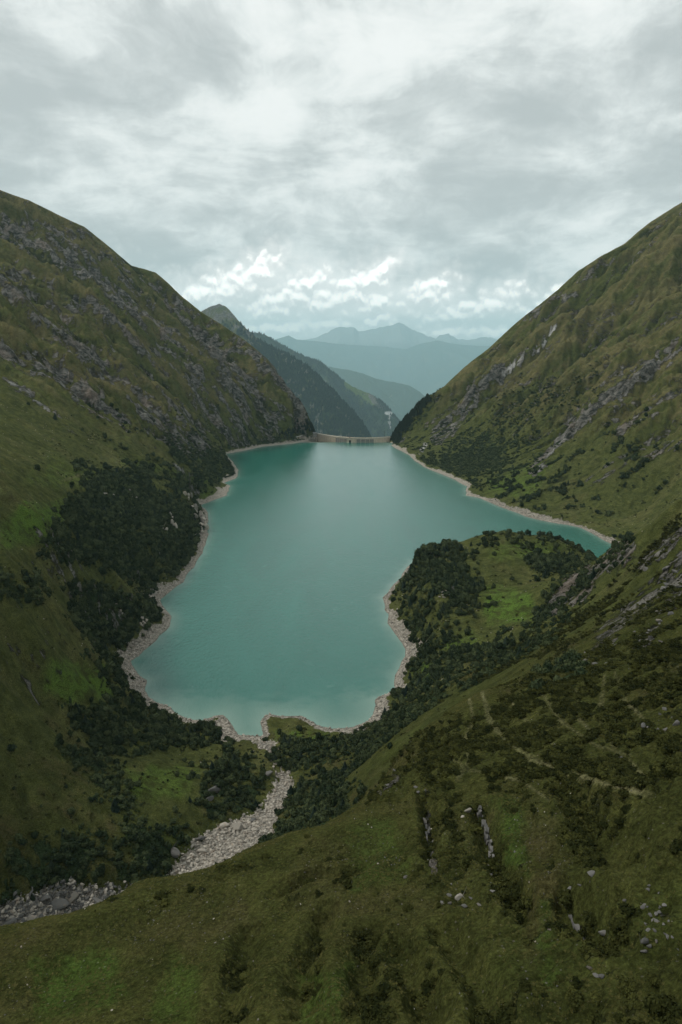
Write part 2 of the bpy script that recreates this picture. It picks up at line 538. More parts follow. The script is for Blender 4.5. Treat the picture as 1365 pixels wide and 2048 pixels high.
# smoothed fall direction: mostly across the valley
gx = np.where(left, -0.75, 0.8) + 0.25 * np.clip(GX, -1.5, 1.5); gy = 0.30 * np.clip(GY, -1.5, 1.5) + np.where(left, 0.1, 0.12)
E1 = erosion(X, Y, gx, gy, 210.0, 5, 0.54, 36.0)
E2 = erosion(X + 900, Y - 300, gx, gy, 66.0, 3, 0.6, 12.0)
ridge_fade = 1 - 0.75 * sstep(-np.minimum(polyline_d(U0, V0, [(p[0], p[1]) for p in RL])[0], polyline_d(U0, V0, [(p[0], p[1]) for p in RR])[0]), -26, 0) * (Rr > 2200)
CRG = ridged(X / 230 + 0.35 * fbm(X / 150, Y / 150, 3), Y / 52, 5, 0.56, 6.0)
Z = Z0 + mnt * ridge_fade * (42.0 * E1 + 15.0 * E2 + 38.0 * CRG + 12 * fbm(X / 120, Y / 60, 5, 0.6))
# near and middle ground: folds, terraces, hummocks
nearm = sstep(Rr, 420, 230)
nA_ = fbm(X / 140, Y / 140, 3, 0.5, 12.0)
midm = (1 - nearm) * (1 - sstep(Rr, 1300, 1900)) * sstep(SD, 5, 60)
GX2, GY2 = grad_xy(X, Y, Z0)
sl = np.clip(np.hypot(GX2, GY2), 0, 1.5)
E3 = erosion(X, Y, GX2 + 0.02, GY2 + 0.02, 62.0, 4, 0.5, 5.0)
Z = Z + midm * (sl * 5.0 * E3 + 9.0 * fbm(X / 75, Y / 75, 5, 0.5) + 2.2 * ridged(X / 26, Y / 26, 4) * sstep(nA_, -.3, .3))
hum = 1.5 * fbm(X / 16, Y / 16, 5, 0.52, 4.0) + 0.8 * ridged(X / 9, Y / 7, 3, 0.5, 2.0) * sstep(X, -10, 40)
E4 = erosion(X + 50, Y, GX2 + 0.02, GY2 + 0.02, 17.0, 3, 0.5, 1.2)
edge_n = ridge_near = sstep(Z0, 190, 206)
Z = Z + nearm * (0.35 + 0.65 * edge_n) * hum * 0.8 + nearm * 1.2 * sl * E4
# terracettes: little cattle steps across the near slope
tz = Z * 0.55 + 1.2 * fbm(X / 22, Y / 22, 3, 0.5, 8.0)
stepz = (np.floor(tz) + sstep(tz - np.floor(tz), 0.55, 1.0)) / 0.55 - 1.2 * fbm(X / 22, Y / 22, 3, 0.5, 8.0) / 0.55
Z = Z + (stepz - Z) * nearm * 0.6 * sstep(U0, 640, 900) * edge_n

# narrow gullies / edges drawn on the near hill
def groove(pts, width, depth, lift=0.0):
    global Z
    wp = [P(u, v, z=z)[:2] for u, v, z in pts]
    d, al = polyline_d(X, Y, wp)
    d = d + fbm(X / 3, Y / 3, 3) * width * 0.5
    Z = Z - depth * np.exp(-(d / width) ** 2) + lift * np.exp(-((d - width * 1.6) / width) ** 2)


groove([(850, 1590, 215), (862, 1680, 218), (866, 1730, 221)], 1.5, 2.2, 1.0)
groove([(958, 1620, 221), (985, 1720, 226), (1030, 1820, 230), (1060, 1870, 233)], 1.7, 2.2, 0.9)
groove([(1120, 1800, 236), (1170, 1880, 239), (1240, 1930, 242)], 1.8, 2.0, 1.0)
groove([(735, 1880, 224), (725, 1960, 227), (735, 2048, 231)], 1.9, 2.0, 0.9)
groove([(650, 1850, 218), (600, 1960, 223), (610, 2048, 228)], 1.8, 1.8, 0.9)
groove([(790, 1900, 227), (860, 2048, 236)], 1.8, 1.6, 0.8)
groove([(500, 1880, 216), (450, 2048, 226)], 2.0, 1.6, 0.8)

groove([(890, 1880, 228), (960, 1980, 236), (990, 2048, 240)], 1.6, 1.5, 0.7)
groove([(560, 1800, 214), (640, 1760, 215), (720, 1745, 218)], 1.8, 1.3, 0.8)
groove([(1130, 1600, 226), (1200, 1660, 236), (1260, 1740, 240)], 2.6, 2.2, 1.0)
groove([(880, 1480, 200), (900, 1540, 212), (860, 1590, 214)], 1.8, 1.6, 0.8)
# streams cut and their flat boulder floor
bed_px = [(530, 1478), (545, 1500), (552, 1530), (572, 1562), (548, 1610), (520, 1650), (460, 1680), (415, 1710), (380, 1750)]
bed2_px = [(380, 1778), (300, 1788), (230, 1798), (150, 1798), (70, 1832), (-40, 1860)]
# shore: dry band of stones, lake bed
dshore = SD
beach = dshore * np.clip(0.42 + 0.25 * fbm(X / 60, Y / 60, 3, 0.5, 1.0), 0.2, 0.8) + 0.25
bl = sstep(dshore, 9, 42)
Z = np.where(dshore > 0, beach * (1 - bl) + np.maximum(Z, 1.5) * bl, np.maximum(dshore * 0.45, -25) - 0.15)
rockyshore = sstep(dshore, 30, 12) * sstep(dshore, -1, 2)
Z = Z + rockyshore * (0.9 * ridged(X / 7, Y / 7, 3) - 0.3) * sstep(Rr, 1500, 900)
# low spit and lobes at the near end of the lake stay close to the water
flat = sstep(dshore, 60, 20) * poly(U0, V0, [(380, 1400), (700, 1400), (730, 1465), (640, 1490), (380, 1480)], 15)
Z = np.where(dshore > 0, Z * (1 - 0.55 * flat), Z)

# the abutments must not swallow the dam
dam_in = (np.abs(X - 35) < 175) & (Y > 2205) & (Y < 2330)
tz_ = np.minimum(Z, -3)
cen = sstep(np.abs(X - 35), 150, 118) * sstep(Y, 2195, 2215) * sstep(Y, 2380, 2330)
Z = Z * (1 - cen) + tz_ * cen

rd = sstep(U0, 584, 594) * sstep(U0, 646, 636) * sstep(Y, 2120, 2150) * sstep(Y, 2345, 2325)
Z = Z * (1 - rd) + np.minimum(Z, 3 + 0.12 * np.maximum(SD, 0)) * rd
gap = sstep(Y, 2300, 2420) * sstep(np.abs(X - 45), 330, 120)
Z = Z - gap * (60 + 0.45 * np.clip(Y - 2300, 0, 900))
Us, Vs, _ = proj(X, Y, Z)
sky_u = [p[0] for p in RL] + [p[0] for p in RR][::-1]; sky_v = [p[1] for p in RL] + [p[1] for p in RR][::-1]
k_ = np.tan(PITCH - np.arctan((1024.0 - (np.interp(Us, sky_u, sky_v) + 2.0 * fbm(X / 40, Y / 40, 3))) / F)) # depression of the crest line
zlim = HCAM - Y * k_ 
Z = np.where(Rr > 1900, np.minimum(Z, zlim - 0.12 * np.clip(Y - 2850, 0, 900) * (np.abs(X) < 900)), Z)

U, V, DEPTH = proj(X, Y, Z)
NXg, NYg = grad_xy(X, Y, Z)
SLOPE = np.hypot(NXg, NYg)

# visibility from the photo's viewpoint, for choosing the individuals that show largest
TEL = (Z - HCAM) / Rr
HOR = np.maximum.accumulate(TEL, axis=1)
VIS = (TEL >= HOR - 0.004) & (V > -40) & (V < 2090) & (U > -25) & (U < 1390)

# ------------------------------------------------------------------ ground cover masks
nA = fbm(X / 90, Y / 90, 5, 0.55, 2.0)
nB = fbm(X / 28, Y / 28, 5, 0.6, 7.0)
nC = fbm(X / 9, Y / 9, 4, 0.6, 5.0)
nP = fbm(U0 / 34, V0 / 34, 4, 0.6, 9.0)          # roughens outlines
nP2 = fbm(U0 / 10, V0 / 10, 4, 0.6, 19.0)
# noise drawn out along the fall line of the flanks
sidex = np.where(left, X * 0.86 + Y * 0.2, X * 0.86 - Y * 0.2)
nF = fbm(X / 260 + 0.6 * nA, Y / 42 + 0.6 * nA, 5, 0.62, 3.0)
nF2 = fbm(X / 90, Y / 20 + 0.5 * nB, 4, 0.62, 13.0)
zero = np.zeros_like(X)


def band(pts, width, s=1.0, rough=10):
    d, al = polyline_d(U, V, pts)
    wv = width * (0.65 + 0.5 * np.sin(al / 37.0) ** 2)
    return s * sstep(d + nP * rough + nP2 * rough * 0.6, wv, wv * 0.35)


onmt = sstep(Rr, 1150, 1450) * sstep(Z, 3, 12)
rock_l = [([(0, 455), (90, 490), (180, 540), (260, 610), (330, 680), (400, 740)], 26, .9), ([(0, 700), (60, 730), (140, 760), (200, 790)], 26, 1.0),
          ([(0, 560), (60, 620), (150, 690), (210, 720)], 20, .8), ([(150, 600), (230, 640), (290, 700)], 14, .7), ([(440, 740), (500, 790), (560, 830)], 20, .9),
          ([(380, 660), (450, 720), (500, 750)], 20, .9), ([(260, 790), (310, 830), (370, 880), (400, 900)], 22, 1.0), ([(400, 780), (440, 860)], 18, .9),
          ([(10, 760), (60, 790), (110, 830), (160, 870)], 11, 1.2), ([(150, 790), (200, 820), (240, 840)], 16, 1.0), ([(190, 890), (210, 905)], 9, 1.3), ([(340, 925), (380, 950)], 9, .9),
          ([(240, 560), (310, 620)], 14, .7), ([(500, 700), (560, 760), (610, 820)], 14, .8), ([(60, 470), (130, 520)], 20, .7), ([(560, 830), (625, 868)], 9, .6), ([(160, 460), (180, 470)], 9, .7)]
rock_r = [([(1110, 655), (1085, 690), (1050, 715), (1005, 750), (985, 780)], 13, 1.3), ([(1000, 740), (960, 780), (930, 820), (880, 870)], 24, 1.0), ([(940, 800), (900, 860)], 20, 1.0),
          ([(1365, 690), (1300, 740), (1230, 790), (1170, 830), (1130, 870), (1075, 940)], 20, .95), ([(1150, 590), (1100, 600), (1050, 640)], 12, .8), ([(1230, 520), (1160, 560)], 10, .6),
          ([(1365, 880), (1250, 920), (1180, 960)], 22, .6), ([(1365, 780), (1290, 830), (1240, 860)], 14, .5), ([(830, 850), (800, 880)], 12, .9), ([(850, 890), (838, 912)], 7, 1.6)]
rock = zero.copy()
for pts, wd, s in rock_l + rock_r:
    rock = np.maximum(rock, band(pts, wd, s, 13))
rock = rock * onmt
steep = sstep(SLOPE, 0.85, 1.35)
auto = onmt * sstep(nF * 0.9 + nF2 * 0.7 + 0.30 * steep + 0.12 * (-E1), 0.20, 0.50) * np.where(left, 0.7, 0.45) * sstep(V, 1000, 850)
rock = np.clip(rock * (0.25 + 1.0 * sstep(nF2 + nB * 0.6 + 0.35 * E2, -0.15, 0.3)) + auto * (1 - rock), 0, 1.3)
# rock on the near slopes and the bluffs
for pts, wd, s in [([(1110, 1215), (1180, 1150), (1250, 1105)], 34, 1.0), ([(1180, 1320), (1230, 1250), (1300, 1190), (1365, 1120)], 30, .75), ([(1365, 1060), (1320, 1100), (1280, 1130)], 20, .9), ([(1365, 1150), (1330, 1230), (1280, 1290)], 24, .7),
                   ([(760, 1590), (790, 1555)], 13, .9), ([(880, 1200), (900, 1180)], 14, .6), ([(1300, 1430), (1365, 1500)], 12, .5), ([(1180, 1780), (1130, 1850)], 9, .5),
                   ([(1310, 1780), (1340, 1860)], 14, .5), ([(390, 1020), (412, 1062)], 14, 1.1), ([(345, 1035), (330, 1060)], 9, 1.1), ([(280, 1000), (225, 985)], 11, .8),
                   ([(290, 1235), (275, 1250)], 9, .9), ([(240, 1215), (255, 1240)], 8, .6), ([(380, 990), (395, 985)], 8, .9), ([(850, 1570), (868, 1740)], 5, 1.0),
                   ([(1125, 1800), (1180, 1885)], 6, .8), ([(300, 1260), (250, 1300)], 14, .7)]:
    rock = np.maximum(rock, band(pts, wd, s, 12) * (Rr < 1500) * (0.4 + 0.8 * sstep(nC + 0.4 * nB, -0.2, 0.2)) * sstep(SD, 3, 12))
rock = np.maximum(rock, sstep(SLOPE, 1.5, 2.2) * (Rr < 1400) * (Rr > 330) * sstep(nC, -0.1, 0.25) * 0.7 * sstep(SD, 4, 14))
bright = zero.copy()
for pts, wd, s in [([(1110, 655), (1085, 690), (1050, 715), (1010, 745)], 9, 1.0), ([(990, 770), (985, 780)], 6, .7), ([(852, 888), (838, 912)], 7, 1.0), ([(20, 765), (70, 800), (120, 840), (160, 872)], 5, .8),
                   ([(195, 895), (208, 905)], 7, .8), ([(1130, 870), (1100, 910), (1075, 945)], 4, .35), ([(340, 910), (365, 945)], 5, .6), ([(1310, 690), (1240, 760)], 3, .3), ([(430, 955), (438, 975)], 4, .6)]:
    bright = np.maximum(bright, band(pts, wd, s, 6))
bright *= onmt * (0.15 + 0.85 * sstep(nF2 + 0.7 * nB + 0.4 * nC, -0.2, 0.15))
rock = np.maximum(rock, bright)

# pale stones: drawdown band of the lake, stream bed
bw = (11 + 24 * fbm(X / 100, Y / 100, 3, 0.5, 6.0) + 10 * nC + 5 * nB) * np.where((X > 200) & (Rr > 1000), .7, 1.0)
bw = np.maximum(bw, 3.5)
gravel = sstep(SD, bw + 5, bw - 3) * (Rr > 300)
gravel = gravel * np.clip(1.15 - 0.9 * sstep(nB + nC * 0.5, 0.0, 0.5) * sstep(SD, 2, 8), 0, 1)
gravel = np.maximum(gravel, poly(U, V, [(400, 1005), (455, 972), (462, 975), (456, 993), (425, 1003)], 4, 5, nP2) * (Rr > 1000))
gravel = np.maximum(gravel, poly(U, V, [(455, 905), (500, 893), (560, 884), (634, 872), (636, 884), (560, 895), (470, 912)], 2, 3, nP2) * (Rr > 1500))
db, al = polyline_d(U, V, bed_px)
bedw = np.interp(al, [0, 20, 32, 62, 80, 110, 170, 230, 290, 350], [26, 16, 2, 1, 12, 19, 21, 36, 43, 44])
bed = sstep(db + nP2 * 26 + 7 * nC, bedw, bedw * 0.75) * (Rr > 260) * (V > 1480) * sstep(V, 1478, 1486)
db2, al2 = polyline_d(U, V, bed2_px)
bedw2 = np.interp(al2, [0, 100, 200, 260, 330, 450], [6, 22, 30, 46, 50, 42])
bed2 = sstep(db2 + nP2 * 30 + 8 * nC, bedw2, bedw2 * 0.7) * (Rr > 200) * (Z < 140)
gravel = np.maximum(gravel, np.maximum(bed, 0.75 * bed2))
Z = Z - 0.9 * np.maximum(bed, bed2) * (1 + 0.6 * nC)
spit = poly(U, V, [(560, 1440), (610, 1438), (650, 1462), (720, 1462), (640, 1478), (560, 1470)], 6, 8, nP2) * (Rr > 300)
gravel = gravel * (1 - 0.8 * spit * sstep(SD, 5, 12))

# woods
Wm = zero.copy()
wood_polys = [
    ([(165, 975), (230, 950), (300, 965), (330, 985), (360, 1000), (400, 1012), (414, 1030), (408, 1085), (385, 1120), (340, 1165), (310, 1185), (285, 1165), (250, 1160), (215, 1140), (160, 1130),
      (90, 1120), (95, 1070), (130, 1020)], 0.95),
    ([(140, 1185), (200, 1165), (290, 1180), (318, 1215), (330, 1238), (280, 1270), (250, 1300), (210, 1300), (150, 1250)], 0.95),
    ([(190, 1290), (235, 1310), (262, 1350), (262, 1385), (300, 1420), (250, 1425), (215, 1370), (175, 1300)], 0.8),
    ([(0, 1150), (60, 1150), (95, 1180), (70, 1205), (0, 1200)], 0.8),
    ([(140, 1410), (250, 1400), (320, 1425), (400, 1450), (440, 1452), (445, 1480), (380, 1490), (250, 1500), (150, 1470)], 0.9),
    ([(120, 1490), (200, 1500), (270, 1560), (280, 1640), (200, 1600), (130, 1540)], 0.55),
    ([(410, 1520), (470, 1500), (530, 1530), (525, 1590), (480, 1640), (420, 1640), (390, 1610)], 0.62),
    ([(30, 1680), (200, 1660), (360, 1640), (370, 1700), (330, 1760), (200, 1760), (130, 1800), (0, 1810), (0, 1700)], 0.72),
    ([(480, 1690), (560, 1600), (600, 1560), (700, 1560), (740, 1600), (620, 1670), (420, 1750), (400, 1760)], 0.85),
    ([(530, 1490), (620, 1480), (640, 1510), (590, 1550), (545, 1545)], 0.85),
    ([(590, 1480), (700, 1480), (790, 1400), (820, 1320), (800, 1240), (840, 1240), (960, 1290), (1090, 1250), (1110, 1290), (900, 1400), (780, 1500), (720, 1590), (600, 1620)], 0.5),
    ([(830, 1090), (880, 1096), (935, 1120), (960, 1180), (960, 1220), (920, 1215), (870, 1180), (825, 1130)], 0.85),
    ([(800, 1160), (830, 1130), (880, 1190), (900, 1240), (820, 1250), (790, 1200)], 0.45),
    ([(1060, 1120), (1100, 1105), (1150, 1125), (1140, 1145), (1080, 1145)], 0.75),
    ([(1100, 1066), (1230, 1105), (1200, 1125), (1150, 1095), (1060, 1080), (960, 1075), (1020, 1062)], 0.35),
    ([(1080, 1245), (1100, 1200), (1180, 1130), (1245, 1080), (1260, 1100), (1200, 1150), (1130, 1225)], 0.85),
    ([(1090, 1340), (1130, 1320), (1180, 1340), (1130, 1370), (1060, 1380)], 0.6),
    ([(380, 960), (340, 985), (395, 985), (400, 965)], 0.6),
    ([(330, 880), (440, 900), (475, 935), (465, 958), (440, 962), (400, 945), (350, 915)], 0.8),
    ([(150, 935), (260, 935), (330, 960), (200, 955)], 0.5),
    ([(450, 890), (560, 870), (620, 870), (500, 893), (455, 903)], 0.55),
    ([(780, 870), (800, 845), (855, 790), (870, 800), (820, 850), (795, 885)], 0.8),
    ([(840, 920), (940, 870), (1050, 880), (990, 950), (960, 960), (900, 945)], 0.55),
    ([(1200, 730), (1000, 790), (960, 870), (1100, 830), (1200, 780)], 0.35),
]
for pts, s in wood_polys:
    vs = np.array(pts)[:, 1].mean()
    lim = (Rr > 330) if vs < 1700 else (Rr > 200)
    if s == 0.72 or vs > 1550: lim = (Z < 150)
    if 1330 < vs < 1365 and pts[0][0] == 1090: lim = (Rr < 1500)
    Wm = np.maximum(Wm, s * poly(U, V, pts, 16, 52, nP + 0.8 * nP2) * lim)
mott = sstep(nB * 0.7 + nC * 0.8, 0.0, 0.30)
for pts, s in [([(0, 1430), (380, 1480), (530, 1490), (540, 1560), (500, 1640), (380, 1700), (0, 1850)], 0.60), ([(560, 1470), (750, 1430), (830, 1250), (1000, 1290), (1150, 1200), (1120, 1300), (900, 1400), (760, 1520), (600, 1640), (540, 1600)], 0.85),
               ([(940, 1080), (1180, 1090), (1060, 1240), (960, 1260)], 0.22), ([(0, 900), (450, 940), (150, 1000), (100, 1320), (240, 1400), (0, 1420)], 0.10), ([(780, 1170), (830, 1110), (960, 1200), (900, 1290), (800, 1260)], 0.9)]:
    Wm = np.maximum(Wm, s * mott * poly(U, V, pts, 16, 30, nP) * (Rr > 300) * (Z < 165))
openm = sstep(nB * 0.9 + nC * 0.9, 0.26, -0.06)
Wm = Wm * sstep(SD, 7, 14) * (1 - np.clip(rock, 0, 1) * 0.8 * (Rr < 1500)) * (1 - np.maximum(bed, bed2)) * (0.16 + 0.84 * openm)
# scattered scrub on the lower flanks
lowfl = onmt * sstep(Z, 230, 60) * sstep(nF2 + nB, 0.05, 0.45) * 0.5
Wm = np.maximum(Wm, lowfl * sstep(SD, 7, 14))

# near-hill heath: dark cushions of dwarf shrubs
heath = zero.copy()
for pts, s in [([(820, 1500), (900, 1440), (1000, 1400), (1200, 1330), (1365, 1280), (1365, 1600), (1250, 1640), (1130, 1560), (1000, 1560), (900, 1600), (860, 1560)], 0.75),
               ([(1130, 1600), (1250, 1560), (1300, 1640), (1280, 1720), (1180, 1740), (1130, 1680)], 0.8),
               ([(870, 1600), (900, 1640), (930, 1700), (900, 1740), (870, 1740)], 0.7), ([(1000, 1700), (1040, 1800), (1060, 1850), (1020, 1850), (985, 1780)], 0.8),
               ([(1120, 1790), (1200, 1760), (1290, 1800), (1240, 1930), (1180, 1920)], 0.7), ([(700, 1850), (760, 1870), (790, 2048), (720, 2048)], 0.7),
               ([(780, 1880), (880, 1870), (1060, 1960), (1060, 2048), (860, 2048)], 0.35), ([(620, 1840), (660, 1840), (640, 2000), (590, 2010)], 0.6), ([(450, 1900), (510, 1890), (500, 2048), (440, 2048)], 0.55),
               ([(740, 1610), (800, 1480), (900, 1400), (840, 1500), (790, 1600)], 0.6), ([(540, 1790), (640, 1750), (720, 1735), (720, 1755), (600, 1810)], 0.6), ([(880, 1870), (920, 1870), (1010, 2048), (950, 2048)], 0.65), ([(640, 1700), (690, 1690), (700, 1710), (650, 1725)], 0.7), ([(660, 1580), (640, 1620), (720, 1600)], 0.5), ([(100, 1850), (250, 1800), (420, 1750), (420, 1762), (260, 1820)], 0.6),
               ([(340, 1780), (480, 1720), (620, 1690), (500, 1740)], 0.45), ([(1300, 1900), (1365, 1850), (1365, 2048), (1200, 2048)], 0.35)]:
    heath = np.maximum(heath, s * poly(U, V, pts, 10, 34, nP + 0.7 * nP2) * (Rr < 420) * (Z > 150))
heath = heath * sstep(nC * 0.9 + fbm(X / 4, Y / 4, 3, 0.6) * 0.8, -0.25, 0.2)
hill_side = (Rr > 200) & (Rr < 800) & (X > 20)
heath = np.maximum(heath, 0.55 * hill_side * poly(U, V, [(1000, 1300), (1120, 1240), (1240, 1150), (1365, 1020), (1365, 1300), (1200, 1330), (1000, 1390), (860, 1420)], 15, 20, nP) * sstep(nB + nC, -0.1, 0.3))

heath = np.maximum(heath, onmt * np.where(left, 0.95, 0.8) * sstep(-0.32 * E1 - 0.2 * E2 + 0.5 * nF2 + 0.4 * nB + np.where(left, 0.10, 0.0), 0.0, 0.36))
fr_ = tz - np.floor(tz)
riser = sstep(fr_, 0.50, 0.70) * nearm * edge_n * sstep(U0, 640, 900) * (Rr < 420)
heath = np.clip(heath + 0.45 * riser * sstep(nB + nC, -0.25, 0.25) - 0.35 * (1 - riser) * nearm * (heath < 0.72) * sstep(U0, 700, 950), 0, 1)
# trodden tracks
path = zero.copy()
for pts, wd in [([(965, 1385), (980, 1440), (1010, 1480), (1060, 1515), (1130, 1545), (1220, 1570), (1300, 1590)], 9), ([(1230, 1345), (1250, 1400), (1290, 1440)], 6), 
                ([(940, 1400), (948, 1440), (930, 1480), (938, 1520), (915, 1560)], 6), ([(1210, 1350), (1200, 1430), (1230, 1500), (1300, 1560)], 7), ([(1075, 1370), (1120, 1440), (1190, 1490), (1260, 1510)], 5), ([(1020, 1400), (1060, 1450), (1120, 1500)], 5), ([(870, 1500), (940, 1540), (1040, 1560), (1100, 1600)], 5), ([(1150, 1380), (1160, 1440), (1200, 1480)], 5), ([(0, 985), (60, 975), (130, 960), (180, 945)], 3), 
                ([(420, 895), (470, 880), (560, 868), (600, 860)], 2.0), ([(600, 868), (660, 868)], 2.5)]:
    path = np.maximum(path, band(pts, wd, 1.0, 3))
path = path * ((Rr < 420) | (Rr > 900)) * (0.45 + 0.55 * sstep(nC + nB, -0.2, 0.3))
pathw = zero.copy()
heath *= sstep(path, 0.25, 0.02)
Wm *= 1 - 0.9 * path

lush = zero.copy()
for pts, s in [([(100, 920), (300, 960), (200, 985), (60, 960)], .3), ([(330, 940), (450, 955), (400, 962), (250, 925)], .5), ([(40, 1010), (150, 1000), (130, 1060), (10, 1080)], .75), ([(0, 1040), (120, 1020), (110, 1090), (0, 1090)], .6),
               ([(110, 1320), (215, 1340), (225, 1390), (150, 1410), (80, 1370)], .7), ([(400, 990), (440, 975), (445, 990), (410, 1000)], .7), ([(960, 1180), (1060, 1190), (1060, 1240), (970, 1250)], .85),
               ([(1000, 1080), (1150, 1090), (1100, 1120), (980, 1110)], .5), ([(830, 1320), (870, 1330), (860, 1350), (825, 1345)], .9), ([(900, 1270), (960, 1275), (950, 1300), (890, 1300)], .6),
               ([(560, 1470), (650, 1470), (640, 1482), (560, 1482)], 1.0), ([(800, 1385), (820, 1385), (815, 1395)], .8), ([(990, 1600), (1040, 1600), (1060, 1750), (1010, 1720)], .5),
               ([(60, 1920), (220, 1900), (260, 1990), (80, 2048)], .55), ([(340, 1900), (400, 1940), (380, 2048), (300, 2048)], .4), ([(700, 1640), (790, 1640), (820, 1750), (700, 1780)], .4),
               ([(250, 1540), (400, 1540), (380, 1590), (260, 1600)], .5), ([(980, 960), (1100, 930), (1060, 990), (1000, 990)], .5), ([(600, 1950), (700, 1930), (680, 2048), (600, 2048)], .4), ([(1090, 1800), (1120, 1950), (1080, 1990)], .5)]:
    lush = np.maximum(lush, s * poly(U, V, pts, 14, 30, nP))
lush = np.clip(lush + 0.25 * sstep(nA + nB * 0.5, 0.1, 0.6) * (Rr < 1500), 0, 1)
dry = sstep(0.8 * nF + 0.6 * nF2 + 0.45 * E1 + 0.2 * E2, 0.0, 0.6) * onmt * sstep(Z, 60, 260)  # dry grass, with the golden highlights of rib crests put into the colour
for pts, wd, s in [([(0, 640), (90, 720), (200, 760), (310, 800)], 16, 1), ([(150, 560), (260, 670), (360, 740), (450, 800)], 12, .8), ([(1365, 560), (1200, 640), (1080, 720), (1000, 780)], 26, .8),
                   ([(1365, 700), (1250, 790), (1180, 830)], 14, .7), ([(950, 730), (900, 770)], 12, .8), ([(280, 600), (340, 650)], 8, .6), ([(120, 470), (200, 530), (330, 640)], 9, .6), ([(1365, 640), (1200, 730), (1100, 770)], 14, .6)]:
    dry = np.maximum(dry, band(pts, wd, s, 14) * onmt)
dry = np.maximum(dry, 0.55 * sstep(nA + 0.4 * nB, -0.05, 0.4) * (Rr < 1400) * (Rr > 400))
brown = 0.8 * sstep(nB + nC * 0.4, -0.05, 0.45) * (Rr < 420)
stony = (poly(U, V, [(1000, 1640), (1110, 1620), (1140, 1700), (1120, 1800), (1090, 1960), (1040, 1900), (1060, 1780)], 20, 30, nP) + poly(U, V, [(600, 1690), (760, 1640), (800, 1720), (700, 1800), (560, 1820)], 20, 40, nP) * .7 + poly(U, V, [(200, 1850), (480, 1780), (520, 1860), (300, 1920)], 20, 40, nP) * .8) * (Rr < 420)
brown = np.maximum(brown, 0.6 * np.clip(stony, 0, 1))
brown = np.maximum(brown, 0.75 * sstep(Z, 480, 800) * sstep(nA, -0.4, 0.3))
gold_light = sstep(ridged(X / 330 + 0.5 * nA, Y / 36 + 0.9 * nA, 4, 0.5, 3.0), 0.42, 0.80) * onmt * sstep(Z, 40, 200)  # golden crest highlights painted as thin streaks down the flanks
dry = np.maximum(dry, gold_light) 
heath = heath * (1 - 0.8 * gold_light * onmt)
lush = np.clip(lush * 1.25, 0, 1)
for a_ in (rock, gravel, Wm, heath, lush, dry, brown): np.nan_to_num(a_, copy=False)


# ------------------------------------------------------------------ mesh from a structured grid
def grid_mesh(name, X, Y, Z, mat, attrs=None, kind='structure', smooth=True):
    na, nr = X.shape
    co = np.stack([X, Y, Z], -1).reshape(-1, 3).astype(np.float32)
    idx = np.arange(na * nr).reshape(na, nr)
    q = np.stack([idx[:-1, :-1], idx[1:, :-1], idx[1:, 1:], idx[:-1, 1:]], -1).reshape(-1, 4)
    v0, v1, v3 = co[q[0, 0]], co[q[0, 1]], co[q[0, 3]]
    if np.cross(v1 - v0, v3 - v0)[2] < 0: q = q[:, ::-1]
    me = bpy.data.meshes.new(name)
    me.vertices.add(len(co)); me.vertices.foreach_set('co', co.ravel())
    me.loops.add(q.size); me.loops.foreach_set('vertex_index', q.ravel().astype(np.int32))
    me.polygons.add(len(q)); me.polygons.foreach_set('loop_start', np.arange(0, q.size, 4, dtype=np.int32))
    me.polygons.foreach_set('loop_total', np.full(len(q), 4, np.int32))
    me.polygons.foreach_set('use_smooth', np.full(len(q), smooth))
    me.update(calc_edges=True)
    for k, v in (attrs or {}).items():
        at = me.attributes.new(k, 'FLOAT', 'POINT')
        at.data.foreach_set('value', v.ravel().astype(np.float32))
    me.materials.append(mat)
    o = bpy.data.objects.new(name, me)
    COL.objects.link(o)
    if kind: o['kind'] = kind
    return o


# ------------------------------------------------------------------ materials
def new_mat(name):
    m = bpy.data.materials.new(name)
    m.use_nodes = True
    return m, NT(m.node_tree)


def finish(nt, col, rough=0.9, bump=None, bdist=1.0, bstr=1.0, spec=0.25, **kw):
    b = nt.n('ShaderNodeBsdfPrincipled')
    nt.put(b.inputs['Base Color'], col)
    nt.put(b.inputs['Roughness'], rough)
    b.inputs['Specular IOR Level'].default_value = spec
    for k, v in kw.items(): nt.put(b.inputs[k], v)
    if bump is not None:
        bn = nt.n('ShaderNodeBump')
        bn.inputs['Strength'].default_value = bstr
        nt.put(bn.inputs['Distance'], bdist)
        nt.put(bn.inputs['Height'], bump)
        nt.t.links.new(bn.outputs[0], b.inputs['Normal'])
    o = nt.n('ShaderNodeOutputMaterial')
    nt.t.links.new(b.outputs[0], o.inputs[0])
    return b


